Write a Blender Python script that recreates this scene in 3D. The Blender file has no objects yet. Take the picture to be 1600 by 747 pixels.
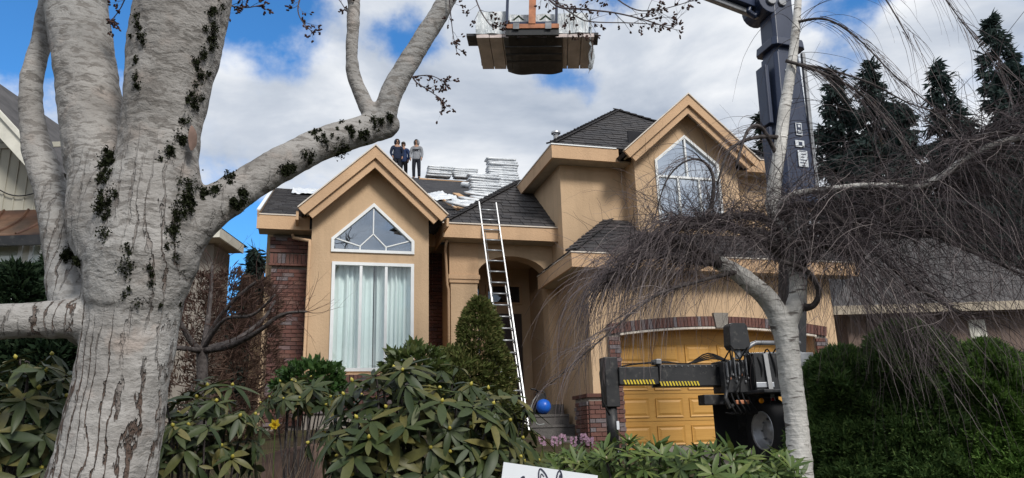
import bpy, math, random
from mathutils import Vector, Matrix, noise
from mathutils.bvhtree import BVHTree
from mathutils.geometry import tessellate_polygon
R = math.radians
random.seed(11)
scene = bpy.context.scene
COL = scene.collection

# ------------------------------------------------------------------ camera
FPX, PITCH, ROLL, YAW, EYE = 1180.0, R(15.15), R(1.72), R(15.4), 1.65
fw = Vector((0, math.cos(PITCH), math.sin(PITCH)))
up0 = Vector((0, -math.sin(PITCH), math.cos(PITCH)))
rt0 = Vector((1, 0, 0))
rt = rt0 * math.cos(ROLL) - up0 * math.sin(ROLL)
up = up0 * math.cos(ROLL) + rt0 * math.sin(ROLL)
CAM = Vector((0, 0, EYE))
cd = bpy.data.cameras.new('camera')
cd.sensor_width = 36.0
cd.lens = FPX / 1600 * 36
cd.clip_start, cd.clip_end = 0.05, 3000
cam = bpy.data.objects.new('camera', cd)
COL.objects.link(cam)
cam.matrix_world = Matrix(((rt.x, up.x, -fw.x, 0), (rt.y, up.y, -fw.y, 0), (rt.z, up.z, -fw.z, EYE), (0, 0, 0, 1)))
scene.camera = cam

# ------------------------------------------------------------------ sky, sun, exposure
SUN_EL, SUN_AZ = R(40), R(148)          # azimuth from +Y, clockwise: behind the camera, to the right
world = bpy.data.worlds.new('World')
scene.world = world
world.use_nodes = True
wn, wl = world.node_tree.nodes, world.node_tree.links
wn.clear()
def ray(px, py):
    return (fw + rt * ((px - 800) / FPX) - up * ((py - 373.5) / FPX)).normalized()
w_out = wn.new('ShaderNodeOutputWorld')
w_sky = wn.new('ShaderNodeTexSky'); w_sky.sky_type = 'NISHITA'; w_sky.sun_disc = False
w_sky.sun_elevation = SUN_EL; w_sky.sun_rotation = SUN_AZ
w_sky.air_density = 1.0; w_sky.dust_density = 0.3; w_sky.ozone_density = 2.5
w_bgs = wn.new('ShaderNodeBackground'); w_bgs.inputs[1].default_value = 0.13
w_tint = wn.new('ShaderNodeMix'); w_tint.data_type = 'RGBA'; w_tint.blend_type = 'MULTIPLY'; w_tint.inputs[0].default_value = 1.0
w_tint.inputs[7].default_value = (0.36, 0.80, 1.12, 1)      # clear deep-blue air after rain
wl.new(w_sky.outputs[0], w_tint.inputs[6]); wl.new(w_tint.outputs[2], w_bgs.inputs[0])
w_tc = wn.new('ShaderNodeTexCoord')
w_sep = wn.new('ShaderNodeSeparateXYZ'); wl.new(w_tc.outputs['Generated'], w_sep.inputs[0])
def wmath(op, a, b=None, clamp=False):
    n = wn.new('ShaderNodeMath'); n.operation = op; n.use_clamp = clamp
    for i, v in enumerate((a, b)):
        if v is None: continue
        if isinstance(v, (int, float)): n.inputs[i].default_value = v
        else: wl.new(v, n.inputs[i])
    return n.outputs[0]
w_zz = wmath('MAXIMUM', wmath('ADD', w_sep.outputs[2], 0.28), 0.05)
w_cmb = wn.new('ShaderNodeCombineXYZ')
wl.new(wmath('DIVIDE', w_sep.outputs[0], w_zz), w_cmb.inputs[0])
wl.new(wmath('DIVIDE', w_sep.outputs[1], w_zz), w_cmb.inputs[1])
wl.new(wmath('MULTIPLY', w_sep.outputs[2], 2.6), w_cmb.inputs[2])
def wnoise(scale, detail, rough, vec, dist=0.0):
    n = wn.new('ShaderNodeTexNoise'); n.inputs['Scale'].default_value = scale
    n.inputs['Detail'].default_value = detail; n.inputs['Roughness'].default_value = rough
    n.inputs['Distortion'].default_value = dist
    wl.new(vec, n.inputs['Vector']); return n
n_cov = wnoise(1.7, 9, 0.52, w_cmb.outputs[0], 0.2)
n_shade = wnoise(2.1, 10, 0.55, w_cmb.outputs[0], 0.25)
n_wrp = wnoise(7.0, 6, 0.6, w_tc.outputs['Generated'])
w_wv = wn.new('ShaderNodeVectorMath'); w_wv.operation = 'MULTIPLY_ADD'
wl.new(n_wrp.outputs['Color'], w_wv.inputs[0]); w_wv.inputs[1].default_value = (0.17,) * 3
wl.new(w_tc.outputs['Generated'], w_wv.inputs[2])
cover = wmath('ADD', wmath('MULTIPLY', n_cov.outputs['Fac'], 1.0), 0.20)
# breaks in the cloud where the blue shows through
for (px, py, rad, amt) in ((15, 30, 0.11, 0.5), (190, 15, 0.10, 0.42), (430, -5, 0.10, 0.46), (622, 58, 0.065, 0.33), (380, 410, 0.13, 0.6),
                           (880, 145, 0.05, 0.26), (1310, 5, 0.08, 0.35), (935, 12, 0.05, 0.33)):
    d = ray(px, py) + Vector((0.085,) * 3)
    dn = wn.new('ShaderNodeVectorMath'); dn.operation = 'DISTANCE'
    wl.new(w_wv.outputs[0], dn.inputs[0]); dn.inputs[1].default_value = d
    mr = wn.new('ShaderNodeMapRange'); mr.interpolation_type = 'SMOOTHSTEP'
    wl.new(dn.outputs['Value'], mr.inputs[0])
    mr.inputs[1].default_value = 0.0; mr.inputs[2].default_value = rad * 1.25
    mr.inputs[3].default_value = amt; mr.inputs[4].default_value = 0.0
    cover = wmath('SUBTRACT', cover, mr.outputs[0])
w_mask = wn.new('ShaderNodeMapRange'); w_mask.interpolation_type = 'SMOOTHSTEP'
wl.new(cover, w_mask.inputs[0]); w_mask.inputs[1].default_value = 0.38; w_mask.inputs[2].default_value = 0.64
w_ramp = wn.new('ShaderNodeValToRGB')
w_ramp.color_ramp.elements[0].position = 0.34; w_ramp.color_ramp.elements[0].color = (0.38, 0.44, 0.54, 1)
w_ramp.color_ramp.elements[1].position = 0.62; w_ramp.color_ramp.elements[1].color = (0.88, 0.90, 0.93, 1)
e = w_ramp.color_ramp.elements.new(0.48); e.color = (0.58, 0.63, 0.71, 1)
wl.new(n_shade.outputs['Fac'], w_ramp.inputs[0])
w_bgc = wn.new('ShaderNodeBackground'); w_bgc.inputs[1].default_value = 0.82
wl.new(w_ramp.outputs[0], w_bgc.inputs[0])
w_mix = wn.new('ShaderNodeMixShader')
wl.new(w_mask.outputs[0], w_mix.inputs[0]); wl.new(w_bgs.outputs[0], w_mix.inputs[1]); wl.new(w_bgc.outputs[0], w_mix.inputs[2])
wl.new(w_mix.outputs[0], w_out.inputs[0])

sd = bpy.data.lights.new('sun', 'SUN'); sd.energy = 2.3; sd.angle = R(15); sd.color = (1.0, 0.96, 0.90)
sun = bpy.data.objects.new('sun', sd); COL.objects.link(sun)
sdir = Vector((math.sin(SUN_AZ) * math.cos(SUN_EL), math.cos(SUN_AZ) * math.cos(SUN_EL), math.sin(SUN_EL)))
sun.rotation_euler = sdir.to_track_quat('Z', 'Y').to_euler()
sun.location = sdir * 60
vs = scene.view_settings
vs.view_transform = 'Standard'; vs.look = 'None'; vs.gamma = 1.0; vs.exposure = 0.38; vs.use_curve_mapping = False
scene.cycles.max_bounces = 8
scene.cycles.transparent_max_bounces = 12

# ------------------------------------------------------------------ helpers
HU = Vector((math.cos(YAW), math.sin(YAW), 0)); HV = Vector((-math.sin(YAW), math.cos(YAW), 0))
def hw(u, v, z): return HU * u + HV * v + Vector((0, 0, z))          # house axes -> world
def at(px, py, Y):                                                    # a sight line met at depth Y
    d = ray(px, py); return CAM + d * (Y / d.y)
def mpp(P): return (Vector(P) - CAM).dot(fw) / FPX                    # metres per photo pixel there
def huv(px, py, v):
    d = ray(px, py); P = CAM + d * (v / d.dot(HV)); return P.dot(HU), P.z
def lerp(a, b, t): return a + (b - a) * t
def sstep(a, b, x):
    t = max(0, min(1, (x - a) / (b - a))); return t * t * (3 - 2 * t)
PROFILE = [(-400, 0), (0.8, 0), (2.4, 0.55), (4.5, 0.9), (8, 1.12), (11.5, 1.2), (14.5, 1.46), (40, 1.6), (90, 1.8), (900, 2)]
def gz(x, y):
    z = 0
    for (a, za), (b, zb) in zip(PROFILE, PROFILE[1:]):
        if a <= y <= b: z = lerp(za, zb, sstep(a, b, y)); break
    u = x * HU.x + y * HU.y
    return z + 0.55 * sstep(6.5, 12.5, y) * (1 - sstep(3.4, 5.0, u)) * (1 - sstep(30, 60, y))

class MB:
    def __init__(s): s.v, s.f, s.m = [], [], []
    def add(s, vs, fs, mi=0):
        b = len(s.v); s.v += [tuple(p) for p in vs]
        for f in fs: s.f.append(tuple(i + b for i in f)); s.m.append(mi)
    def box(s, a, b, mi=0):
        x0, y0, z0 = a; x1, y1, z1 = b
        s.add([(x0,y0,z0),(x1,y0,z0),(x1,y1,z0),(x0,y1,z0),(x0,y0,z1),(x1,y0,z1),(x1,y1,z1),(x0,y1,z1)],
              [(0,3,2,1),(4,5,6,7),(0,1,5,4),(1,2,6,5),(2,3,7,6),(3,0,4,7)], mi)
    def hexa(s, p, mi=0):       # 8 corners, bottom ring then top ring
        s.add(p, [(0,3,2,1),(4,5,6,7),(0,1,5,4),(1,2,6,5),(2,3,7,6),(3,0,4,7)], mi)
    def obox(s, c, ax, ay, az, mi=0):   # centre and three half-axis vectors
        c, ax, ay, az = map(Vector, (c, ax, ay, az))
        s.hexa([c-ax-ay-az, c+ax-ay-az, c+ax+ay-az, c-ax+ay-az, c-ax-ay+az, c+ax-ay+az, c+ax+ay+az, c-ax+ay+az], mi)
    def beam(s, a, b, w, h, mi=0, upv=(0, 0, 1)):
        a, b = Vector(a), Vector(b); d = (b - a); L = d.length; d.normalize()
        x = d.cross(Vector(upv))
        if x.length < 1e-4: x = Vector((1, 0, 0))
        x.normalize(); y = x.cross(d)
        s.obox((a + b) / 2, x * w / 2, d * L / 2, y * h / 2, mi)
    def tube(s, pts, rad, n=8, mi=0, caps=True):
        pts = [Vector(p) for p in pts]
        if not hasattr(rad, '__len__'): rad = [rad] * len(pts)
        base = len(s.v); ref = None
        for i, p in enumerate(pts):
            d = pts[min(i + 1, len(pts) - 1)] - pts[max(i - 1, 0)]
            if d.length < 1e-9: d = Vector((0, 0, 1))
            d.normalize()
            if ref is None:
                ref = d.orthogonal().normalized()
            x = ref - d * ref.dot(d)
            if x.length < 1e-5: x = d.orthogonal()
            x.normalize(); ref = x; y = d.cross(x)
            for k in range(n):
                a = 2 * math.pi * k / n
                s.v.append(tuple(p + x * (math.cos(a) * rad[i]) + y * (math.sin(a) * rad[i])))
        for i in range(len(pts) - 1):
            for k in range(n):
                a, b = base + i * n + k, base + i * n + (k + 1) % n
                s.f.append((a, b, b + n, a + n)); s.m.append(mi)
        if caps:
            s.f.append(tuple(base + k for k in reversed(range(n)))); s.m.append(mi)
            e = base + (len(pts) - 1) * n
            s.f.append(tuple(e + k for k in range(n))); s.m.append(mi)
    def wall(s, outer, holes, v0, v1, mi=0):   # polygon in (u, z) with holes, between depths v0 (front) and v1
        loops = [outer] + holes
        tris = tessellate_polygon([[Vector((a, b, 0)) for a, b in L] for L in loops])
        flat = [p for L in loops for p in L]
        N = len(flat); b = len(s.v)
        s.v += [(a, v0, z) for a, z in flat] + [(a, v1, z) for a, z in flat]
        for t in tris:
            (ax, az), (bx, bz), (cx, cz) = (flat[i] for i in t)
            o = (bx - ax) * (cz - az) - (bz - az) * (cx - ax)
            t = tuple(t) if o > 0 else tuple(reversed(t))
            s.f.append(tuple(b + i for i in t)); s.m.append(mi)
            s.f.append(tuple(b + N + i for i in reversed(t))); s.m.append(mi)
        o = 0
        for L in loops:
            n = len(L)
            for i in range(n):
                p, q = b + o + i, b + o + (i + 1) % n
                s.f.append((q, p, p + N, q + N)); s.m.append(mi)
            o += n
    def mesh(s, name, mats, smooth=False):
        me = bpy.data.meshes.new(name); me.from_pydata(s.v, [], s.f)
        for m in (mats if isinstance(mats, (list, tuple)) else [mats]): me.materials.append(m)
        if any(s.m): me.polygons.foreach_set('material_index', s.m)
        if smooth: me.polygons.foreach_set('use_smooth', [True] * len(me.polygons))
        me.update(); return me
    def build(s, name, mats, parent=None, loc=(0, 0, 0), smooth=False, rz=0):
        o = bpy.data.objects.new(name, s.mesh(name, mats, smooth)); COL.objects.link(o)
        o.parent = parent; o.location = loc; o.rotation_euler = (0, 0, rz); return o

def empty(name, loc=(0, 0, 0), rz=0):
    o = bpy.data.objects.new(name, None); COL.objects.link(o); o.location = loc; o.rotation_euler = (0, 0, rz); o.empty_display_size = 0.2
    return o
def tag(o, label, cat, group=None):
    o['label'] = label; o['category'] = cat
    if group: o['group'] = group
    return o
def struct(o, label=None, cat=None):
    o['kind'] = 'structure'
    if label: o['label'] = label
    if cat: o['category'] = cat
    return o
def stuff(o): o['kind'] = 'stuff'; return o
def inst(name, mesh, parent, loc, rot=None, scale=None):
    o = bpy.data.objects.new(name, mesh); COL.objects.link(o); o.parent = parent; o.location = loc
    if rot is not None: o.rotation_euler = rot
    if scale is not None: o.scale = scale
    return o

# ------------------------------------------------------------------ materials
MAT = {}
class NT:
    def __init__(s, name, rough=0.7, spec=0.5, metal=0.0):
        m = bpy.data.materials.new(name); m.use_nodes = True; s.m = m; s.n = m.node_tree.nodes; s.l = m.node_tree.links
        s.b = s.n['Principled BSDF']; s.b.inputs['Roughness'].default_value = rough
        s.b.inputs['Specular IOR Level'].default_value = spec; s.b.inputs['Metallic'].default_value = metal
        MAT[name] = m
    def coord(s, kind='Object', scale=(1, 1, 1), rot=(0, 0, 0)):
        t = s.n.new('ShaderNodeTexCoord'); mp = s.n.new('ShaderNodeMapping')
        mp.inputs['Scale'].default_value = scale; mp.inputs['Rotation'].default_value = rot
        s.l.new(t.outputs[kind], mp.inputs[0]); return mp.outputs[0]
    def noise(s, vec, scale, detail=4, rough=0.55, dist=0):
        n = s.n.new('ShaderNodeTexNoise'); s.l.new(vec, n.inputs['Vector'])
        n.inputs['Scale'].default_value = scale; n.inputs['Detail'].default_value = detail
        n.inputs['Roughness'].default_value = rough; n.inputs['Distortion'].default_value = dist
        return n.outputs['Fac']
    def vor(s, vec, scale, feature='DISTANCE_TO_EDGE', rnd=1.0):
        n = s.n.new('ShaderNodeTexVoronoi'); n.feature = feature; s.l.new(vec, n.inputs['Vector'])
        n.inputs['Scale'].default_value = scale; n.inputs['Randomness'].default_value = rnd
        return n.outputs[0]
    def ramp(s, fac, stops, interp='LINEAR'):
        r = s.n.new('ShaderNodeValToRGB'); r.color_ramp.interpolation = interp
        es = r.color_ramp.elements
        while len(es) < len(stops): es.new(0.5)
        for e, (p, c) in zip(es, stops):
            e.position = p; e.color = (*c, 1) if len(c) == 3 else c
        s.l.new(fac, r.inputs[0]); return r.outputs[0]
    def rng(s, fac, a, b, c=0.0, d=1.0):
        r = s.n.new('ShaderNodeMapRange'); s.l.new(fac, r.inputs[0])
        for i, v in enumerate((a, b, c, d)): r.inputs[i + 1].default_value = v
        return r.outputs[0]
    def mix(s, fac, a, b, mode='MIX'):
        x = s.n.new('ShaderNodeMix'); x.data_type = 'RGBA'; x.blend_type = mode
        for k, v in ((0, fac), (6, a), (7, b)):
            if isinstance(v, (int, float)): x.inputs[k].default_value = v
            elif isinstance(v, tuple): x.inputs[k].default_value = (*v, 1)
            else: s.l.new(v, x.inputs[k])
        return x.outputs[2]
    def math(s, op, a, b=0.0):
        x = s.n.new('ShaderNodeMath'); x.operation = op
        for i, v in enumerate((a, b)):
            if isinstance(v, (int, float)): x.inputs[i].default_value = v
            else: s.l.new(v, x.inputs[i])
        return x.outputs[0]
    def rand(s): return s.n.new('ShaderNodeObjectInfo').outputs['Random']
    def island(s): return s.n.new('ShaderNodeNewGeometry').outputs['Random Per Island']
    def col(s, c):
        if isinstance(c, tuple): s.b.inputs['Base Color'].default_value = (*c, 1)
        else: s.l.new(c, s.b.inputs['Base Color'])
        return s
    def bump(s, h, strength=0.3, dist=0.02):
        b = s.n.new('ShaderNodeBump'); b.inputs['Strength'].default_value = strength; b.inputs['Distance'].default_value = dist
        s.l.new(h, b.inputs['Height']); s.l.new(b.outputs[0], s.b.inputs['Normal']); return s
    def rough(s, r): s.l.new(r, s.b.inputs['Roughness']); return s

def flat(name, c, rough=0.6, spec=0.5, metal=0.0, var=0.12, scale=6):
    t = NT(name, rough, spec, metal); n = t.noise(t.coord(), scale, 5)
    t.col(t.mix(t.rng(n, 0.3, 0.7), tuple(x * (1 - var) for x in c), tuple(min(1, x * (1 + var)) for x in c)))
    return MAT[name]

# stucco
def stucco(name, c):
    t = NT(name, 0.92, 0.25); v = t.coord(); big = t.noise(v, 0.9, 4); st = t.noise(t.coord(scale=(3, 3, .35)), 1.2, 4); fine = t.noise(v, 60, 4, 0.7)
    k = t.mix(t.rng(big, .3, .7), tuple(x * .86 for x in c), tuple(x * 1.08 for x in c))
    k = t.mix(t.rng(st, .5, .75, 0, .42), k, tuple(x * .62 for x in c))
    k = t.mix(t.rng(fine, .3, .7, 0, .18), k, tuple(x * .7 for x in c))
    t.col(k).bump(t.noise(v, 22, 6, .7), 0.5, 0.02)
stucco('stucco', (0.60, 0.425, 0.27))
stucco('trim_tan', (0.60, 0.40, 0.245))
stucco('side_stucco', (0.55, 0.40, 0.26))
flat('soffit', (0.42, 0.36, 0.28), .8, .3)
flat('white_paint', (0.78, 0.80, 0.80), .45, .5, var=.05)
flat('pale_drip', (0.62, 0.55, 0.47), .5)
t = NT('door_yellow', .5, .4); v = t.coord(); g = t.noise(t.coord(scale=(.6, 1, 12)), 3, 6, .6); b_ = t.noise(v, 1.4, 4)
t.col(t.mix(t.rng(g, .3, .7, 0, .6), t.mix(t.rng(b_, .3, .7), (.50, .265, .062), (.60, .335, .085)), (.40, .20, .04))).bump(g, .12, .01)
t = NT('brick', .85, .25); r = t.rand(); v = t.coord()
t.col(t.mix(t.rng(t.noise(v, 30, 4), .35, .7, 0, .5), t.ramp(r, [(0, (.15, .068, .055)), (.3, (.19, .088, .068)), (.55, (.12, .060, .054)), (.72, (.21, .11, .085)), (.80, (.17, .15, .155)), (.92, (.20, .18, .19)), (1, (.18, .075, .06))]), (.085, .052, .05))).bump(t.noise(v, 60, 4), .4, .01)
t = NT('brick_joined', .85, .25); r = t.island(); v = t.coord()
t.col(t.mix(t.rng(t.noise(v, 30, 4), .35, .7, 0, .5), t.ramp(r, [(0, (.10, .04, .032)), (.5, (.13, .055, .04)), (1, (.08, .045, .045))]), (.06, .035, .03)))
flat('mortar', (.27, .24, .21), .95, .1, scale=25)
t = NT('shingle', .8, .35); r = t.rand(); v = t.coord(scale=(14, 1.2, 1))
t.col(t.mix(t.rng(t.noise(v, 3, 5, .65), .3, .75, 0, .7), t.ramp(r, [(0, (.022, .022, .026)), (.4, (.036, .034, .037)), (.75, (.052, .048, .049)), (1, (.030, .027, .027))]), (.085, .08, .08))).bump(t.noise(v, 4, 4), .5, .01)
t = NT('roof_felt', .85, .3); v = t.coord(); k = t.noise(v, 2.2, 6, .65)
t.col(t.ramp(k, [(.3, (.020, .020, .024)), (.55, (.042, .040, .043)), (.75, (.075, .07, .07))])).bump(t.noise(v, 14, 5), .6, .03)
# glass: clear pane that mirrors the sky
def glass(name, tint, keep):
    m = bpy.data.materials.new(name); m.use_nodes = True; n, l = m.node_tree.nodes, m.node_tree.links; n.clear(); MAT[name] = m
    o = n.new('ShaderNodeOutputMaterial'); g = n.new('ShaderNodeBsdfGlossy'); g.inputs['Roughness'].default_value = .01; g.inputs['Color'].default_value = (.92, .96, 1, 1)
    tr = n.new('ShaderNodeBsdfTransparent'); tr.inputs['Color'].default_value = (*tint, 1)
    lf = n.new('ShaderNodeLayerWeight'); lf.inputs['Blend'].default_value = .5; lw = n.new('ShaderNodeMath'); lw.operation = 'POWER'; l.new(lf.outputs['Facing'], lw.inputs[0]); lw.inputs[1].default_value = 5.0
    mr = n.new('ShaderNodeMapRange'); l.new(lw.outputs[0], mr.inputs[0]); mr.inputs[1].default_value = 0; mr.inputs[2].default_value = 1; mr.inputs[3].default_value = keep; mr.inputs[4].default_value = 1
    tc = n.new('ShaderNodeTexCoord'); ns = n.new('ShaderNodeTexNoise'); ns.inputs['Scale'].default_value = 1.6; l.new(tc.outputs['Object'], ns.inputs['Vector'])
    bp = n.new('ShaderNodeBump'); bp.inputs['Strength'].default_value = .05; bp.inputs['Distance'].default_value = .03; l.new(ns.outputs['Fac'], bp.inputs['Height']); l.new(bp.outputs[0], g.inputs['Normal'])
    x = n.new('ShaderNodeMixShader'); l.new(mr.outputs[0], x.inputs[0]); l.new(tr.outputs[0], x.inputs[1]); l.new(g.outputs[0], x.inputs[2]); l.new(x.outputs[0], o.inputs[0])
    return m
glass('window_glass', (.96, .985, .985), .06)
glass('fan_glass', (.8, .85, .88), .34)
glass('coated_glass', (.5, .55, .6), .72)
t = NT('curtain', .9, .1); v = t.coord(scale=(1, 1, .1)); t.col(t.mix(t.rng(t.noise(v, 2.5, 2), .3, .7), (.80, .87, .85), (.90, .93, .91)))
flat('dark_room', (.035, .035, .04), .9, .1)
flat('door_dark', (.045, .028, .022), .4, .5)
t = NT('concrete', .9, .25); v = t.coord(); t.col(t.mix(t.rng(t.noise(v, 120, 3), .4, .65), t.mix(t.rng(t.noise(v, 1.2, 5), .3, .7), (.22, .20, .17), (.34, .31, .27)), (.14, .13, .12))).bump(t.noise(v, 90, 4), .3, .01)
t = NT('step_stone', .9, .25); v = t.coord(); t.col(t.mix(t.rng(t.noise(v, 90, 3), .42, .6), (.15, .14, .13), (.07, .065, .065))).bump(t.noise(v, 90, 4), .3, .01)
t = NT('soil', 1, .1); v = t.coord(); t.col(t.ramp(t.noise(v, 3.2, 8, .7), [(.3, (.030, .021, .014)), (.5, (.065, .05, .03)), (.62, (.06, .075, .025)), (.8, (.10, .085, .05))])).bump(t.noise(v, 16, 8, .7), .8, .06)
t = NT('asphalt', .9, .3); v = t.coord(); t.col(t.mix(t.rng(t.noise(v, 200, 3), .4, .6), (.04, .04, .042), (.07, .07, .07)))
flat('edging_stone', (.20, .135, .11), .9, .2, var=.4, scale=9)
flat('aluminium', (.38, .39, .40), .42, .5, .6, var=.12)
flat('galvanised', (.5, .51, .53), .4, .5, .7)
t = NT('raw_wood', .8, .2); t.col(t.mix(t.rng(t.noise(t.coord(scale=(1, 12, 12)), 2, 5), .3, .7), (.42, .25, .13), (.62, .41, .24)))
t = NT('plastic_wrap', .35, .5); v = t.coord(); k = t.noise(v, 9, 5, .65, 1.0)
t.col(t.mix(t.rng(t.noise(t.coord(scale=(.6, .6, 5)), 6, 4), .42, .58, 0, .75), t.mix(t.rng(k, .35, .65), (.72, .75, .78), (.88, .89, .90)), (.46, .50, .54))).bump(k, .7, .04)
t = NT('load_wrap', .28, .5); v = t.coord(); k = t.noise(t.coord(scale=(5, 5, 1)), 3, 5, .65, 1.4)
t.col(t.mix(t.rng(k, .35, .65), (.40, .45, .48), (.74, .77, .78))).bump(k, .7, .04)
flat('load_base', (.62, .53, .50), .7, .3, var=.2, scale=4)
flat('rust_paint', (.42, .17, .085), .6, .4, var=.35, scale=8)
t = NT('truck_black', .5, .45); v = t.coord(); k = t.noise(v, 4, 7, .65); t.col(t.mix(t.rng(t.noise(v, 11, 6, .7), .55, .72, 0, .7), t.mix(t.rng(k, .35, .7), (.008, .009, .011), (.028, .028, .030)), (.10, .095, .085))).rough(t.rng(k, .3, .7, .35, .75))
t = NT('boom_navy', .38, .5); v = t.coord(scale=(2, 2, .3)); t.col(t.mix(t.rng(t.noise(v, 3, 6, .6), .35, .75), (.011, .020, .052), (.029, .042, .082)))
flat('steel_grey', (.22, .225, .235), .45, .5, .5, var=.3)
flat('rubber', (.016, .016, .017), .85, .2)
flat('rim_silver', (.33, .335, .35), .45, .5, .6, var=.25)
flat('hazard_yellow', (.62, .47, .03), .5)
flat('amber_lens', (.75, .26, .01), .25, .6)
flat('red_lens', (.35, .015, .01), .25, .6)
flat('strap_grey', (.34, .34, .34), .8, .2)
flat('sign_white', (.80, .83, .86), .4, .4, var=.02)
flat('sign_ink', (.05, .05, .085), .6)
flat('label_white', (.62, .65, .68), .6, .3, var=.15, scale=12)
flat('blue_plastic', (.012, .12, .58), .35, .5)
flat('hose_grey', (.26, .27, .26), .6)
# plants
def leafmat(name, a, b, c, rough=.45, spec=.5, per='rand', trans=.25):
    t = NT(name, rough, spec); r = t.rand() if per == 'rand' else t.island()
    v = t.coord(); k = t.mix(t.rng(t.noise(v, 7, 3), .3, .7, 0, .35), t.ramp(r, [(0, a), (.55, b), (1, c)]), tuple(x * .5 for x in a))
    t.col(k)
    n, l = t.n, t.l; tr = n.new('ShaderNodeBsdfTranslucent'); l.new(k, tr.inputs[0])
    x = n.new('ShaderNodeMixShader'); x.inputs[0].default_value = trans
    l.new(t.b.outputs[0], x.inputs[1]); l.new(tr.outputs[0], x.inputs[2]); l.new(x.outputs[0], n['Material Output'].inputs[0])
leafmat('rhodo_leaf', (.030, .050, .016), (.058, .078, .022), (.16, .14, .042), .5, .4, trans=.12)
leafmat('rhodo_leaf_mass', (.026, .042, .015), (.048, .064, .02), (.13, .115, .036), .5, .35, per='island', trans=.12)
leafmat('skimmia_leaf', (.055, .095, .025), (.11, .165, .04), (.19, .23, .06), .48, .4, trans=.2)
leafmat('skimmia_leaf_mass', (.045, .08, .022), (.09, .14, .035), (.16, .19, .05), .48, .4, per='island', trans=.2)
leafmat('pieris_leaf', (.05, .08, .022), (.085, .12, .03), (.14, .15, .05), .45, .4, per='island')
leafmat('bright_leaf', (.03, .075, .018), (.05, .11, .025), (.08, .14, .04), .45, .4, per='island')
leafmat('hedge_green', (.05, .10, .032), (.095, .165, .048), (.17, .25, .075), .7, .2, per='island')
leafmat('hedge_light', (.06, .13, .026), (.11, .20, .042), (.18, .28, .07), .7, .2, per='island')
leafmat('hedge_dark', (.012, .026, .014), (.020, .040, .018), (.034, .058, .024), .7, .2, per='island')
leafmat('spruce_cone', (.065, .085, .022), (.11, .135, .036), (.18, .155, .06), .8, .2, per='island')
leafmat('needle', (.026, .044, .042), (.040, .064, .058), (.062, .088, .076), .8, .15, per='island')
leafmat('needle_far', (.022, .036, .032), (.032, .050, .042), (.045, .066, .05), .8, .15, per='island')
leafmat('russet', (.075, .045, .036), (.11, .068, .052), (.15, .10, .075), .8, .1, per='island')
leafmat('grass', (.06, .10, .025), (.09, .14, .035), (.15, .16, .06), .7, .2, per='island')
leafmat('dry_stem', (.18, .12, .085), (.28, .20, .14), (.38, .29, .21), .8, .1, per='island')
leafmat('petal_pink', (.60, .34, .48), (.70, .45, .58), (.78, .60, .70), .6, .2, per='island')
leafmat('petal_yellow', (.62, .42, .02), (.7, .5, .03), (.72, .55, .05), .6, .2, per='island')
flat('bud', (.42, .36, .06), .5)
flat('bud_pale', (.40, .34, .22), .5)
t = NT('twig_dark', .7, .3); t.col(t.ramp(t.island(), [(0, (.038, .029, .032)), (.5, (.085, .066, .070)), (.85, (.14, .115, .115)), (1, (.27, .23, .22))]))
t = NT('twig_red', .8, .2); t.col(t.ramp(t.island(), [(0, (.045, .025, .022)), (1, (.10, .055, .045))]))
t = NT('limb_dark', .85, .2); v = t.coord(); t.col(t.mix(t.rng(t.noise(v, 18, 5, .65), .35, .7), (.035, .029, .028), (.12, .105, .10))).bump(t.noise(v, 40, 5), .6, .02)
flat('moss', (.020, .024, .012), 1, .05, var=.5, scale=40)
# maple bark: pale skin with cross-wise lenticels, brown lengthwise cracks low down
t = NT('maple_bark', .88, .2); v = t.coord()
dst = t.n.new('ShaderNodeVectorMath'); dst.operation = 'MULTIPLY_ADD'
nn = t.n.new('ShaderNodeTexNoise'); nn.inputs['Scale'].default_value = 9; nn.inputs['Detail'].default_value = 5; t.l.new(v, nn.inputs['Vector'])
t.l.new(nn.outputs['Color'], dst.inputs[0]); dst.inputs[1].default_value = (.07, .07, .07); t.l.new(v, dst.inputs[2])
def stretch(vec, sc, rot=(0, 0, 0)):
    mp = t.n.new('ShaderNodeMapping'); mp.inputs['Scale'].default_value = sc; mp.inputs['Rotation'].default_value = rot; t.l.new(vec, mp.inputs[0]); return mp.outputs[0]
zc = t.n.new('ShaderNodeSeparateXYZ'); t.l.new(v, zc.inputs[0])
base = t.mix(t.rng(t.noise(v, 3.2, 6, .6), .32, .68), (.25, .235, .22), (.57, .55, .525))
base = t.mix(t.rng(t.noise(v, 1.1, 3), .45, .7, 0, .55), base, (.33, .345, .35))
pinch = t.noise(v, 6, 3); base = t.mix(t.rng(pinch, .58, .72, 0, .35), base, (.56, .42, .34))
len_ = t.noise(stretch(dst.outputs[0], (9, 9, 26)), 1.4, 4, .6)
hi = t.rng(zc.outputs[2], 2.1, 3.0, .35, 1)
base = t.mix(t.math('MULTIPLY', t.rng(len_, .52, .58, 0, .8), hi), base, (.155, .142, .13))
spk = t.noise(stretch(v, (26, 26, 60)), 1.2, 3, .6); base = t.mix(t.rng(spk, .60, .68, 0, .6), base, (.15, .13, .115))
wv = t.n.new('ShaderNodeTexWave'); wv.wave_type = 'BANDS'; wv.bands_direction = 'X'; wv.wave_profile = 'SIN'
wv.inputs['Scale'].default_value = 6.6; wv.inputs['Distortion'].default_value = 11.0; wv.inputs['Detail'].default_value = 5.0; wv.inputs['Detail Scale'].default_value = 1.6; wv.inputs['Detail Roughness'].default_value = .62
t.l.new(stretch(v, (1, .55, .22), (0, R(-11), 0)), wv.inputs['Vector']); crv = wv.outputs['Fac']
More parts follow.
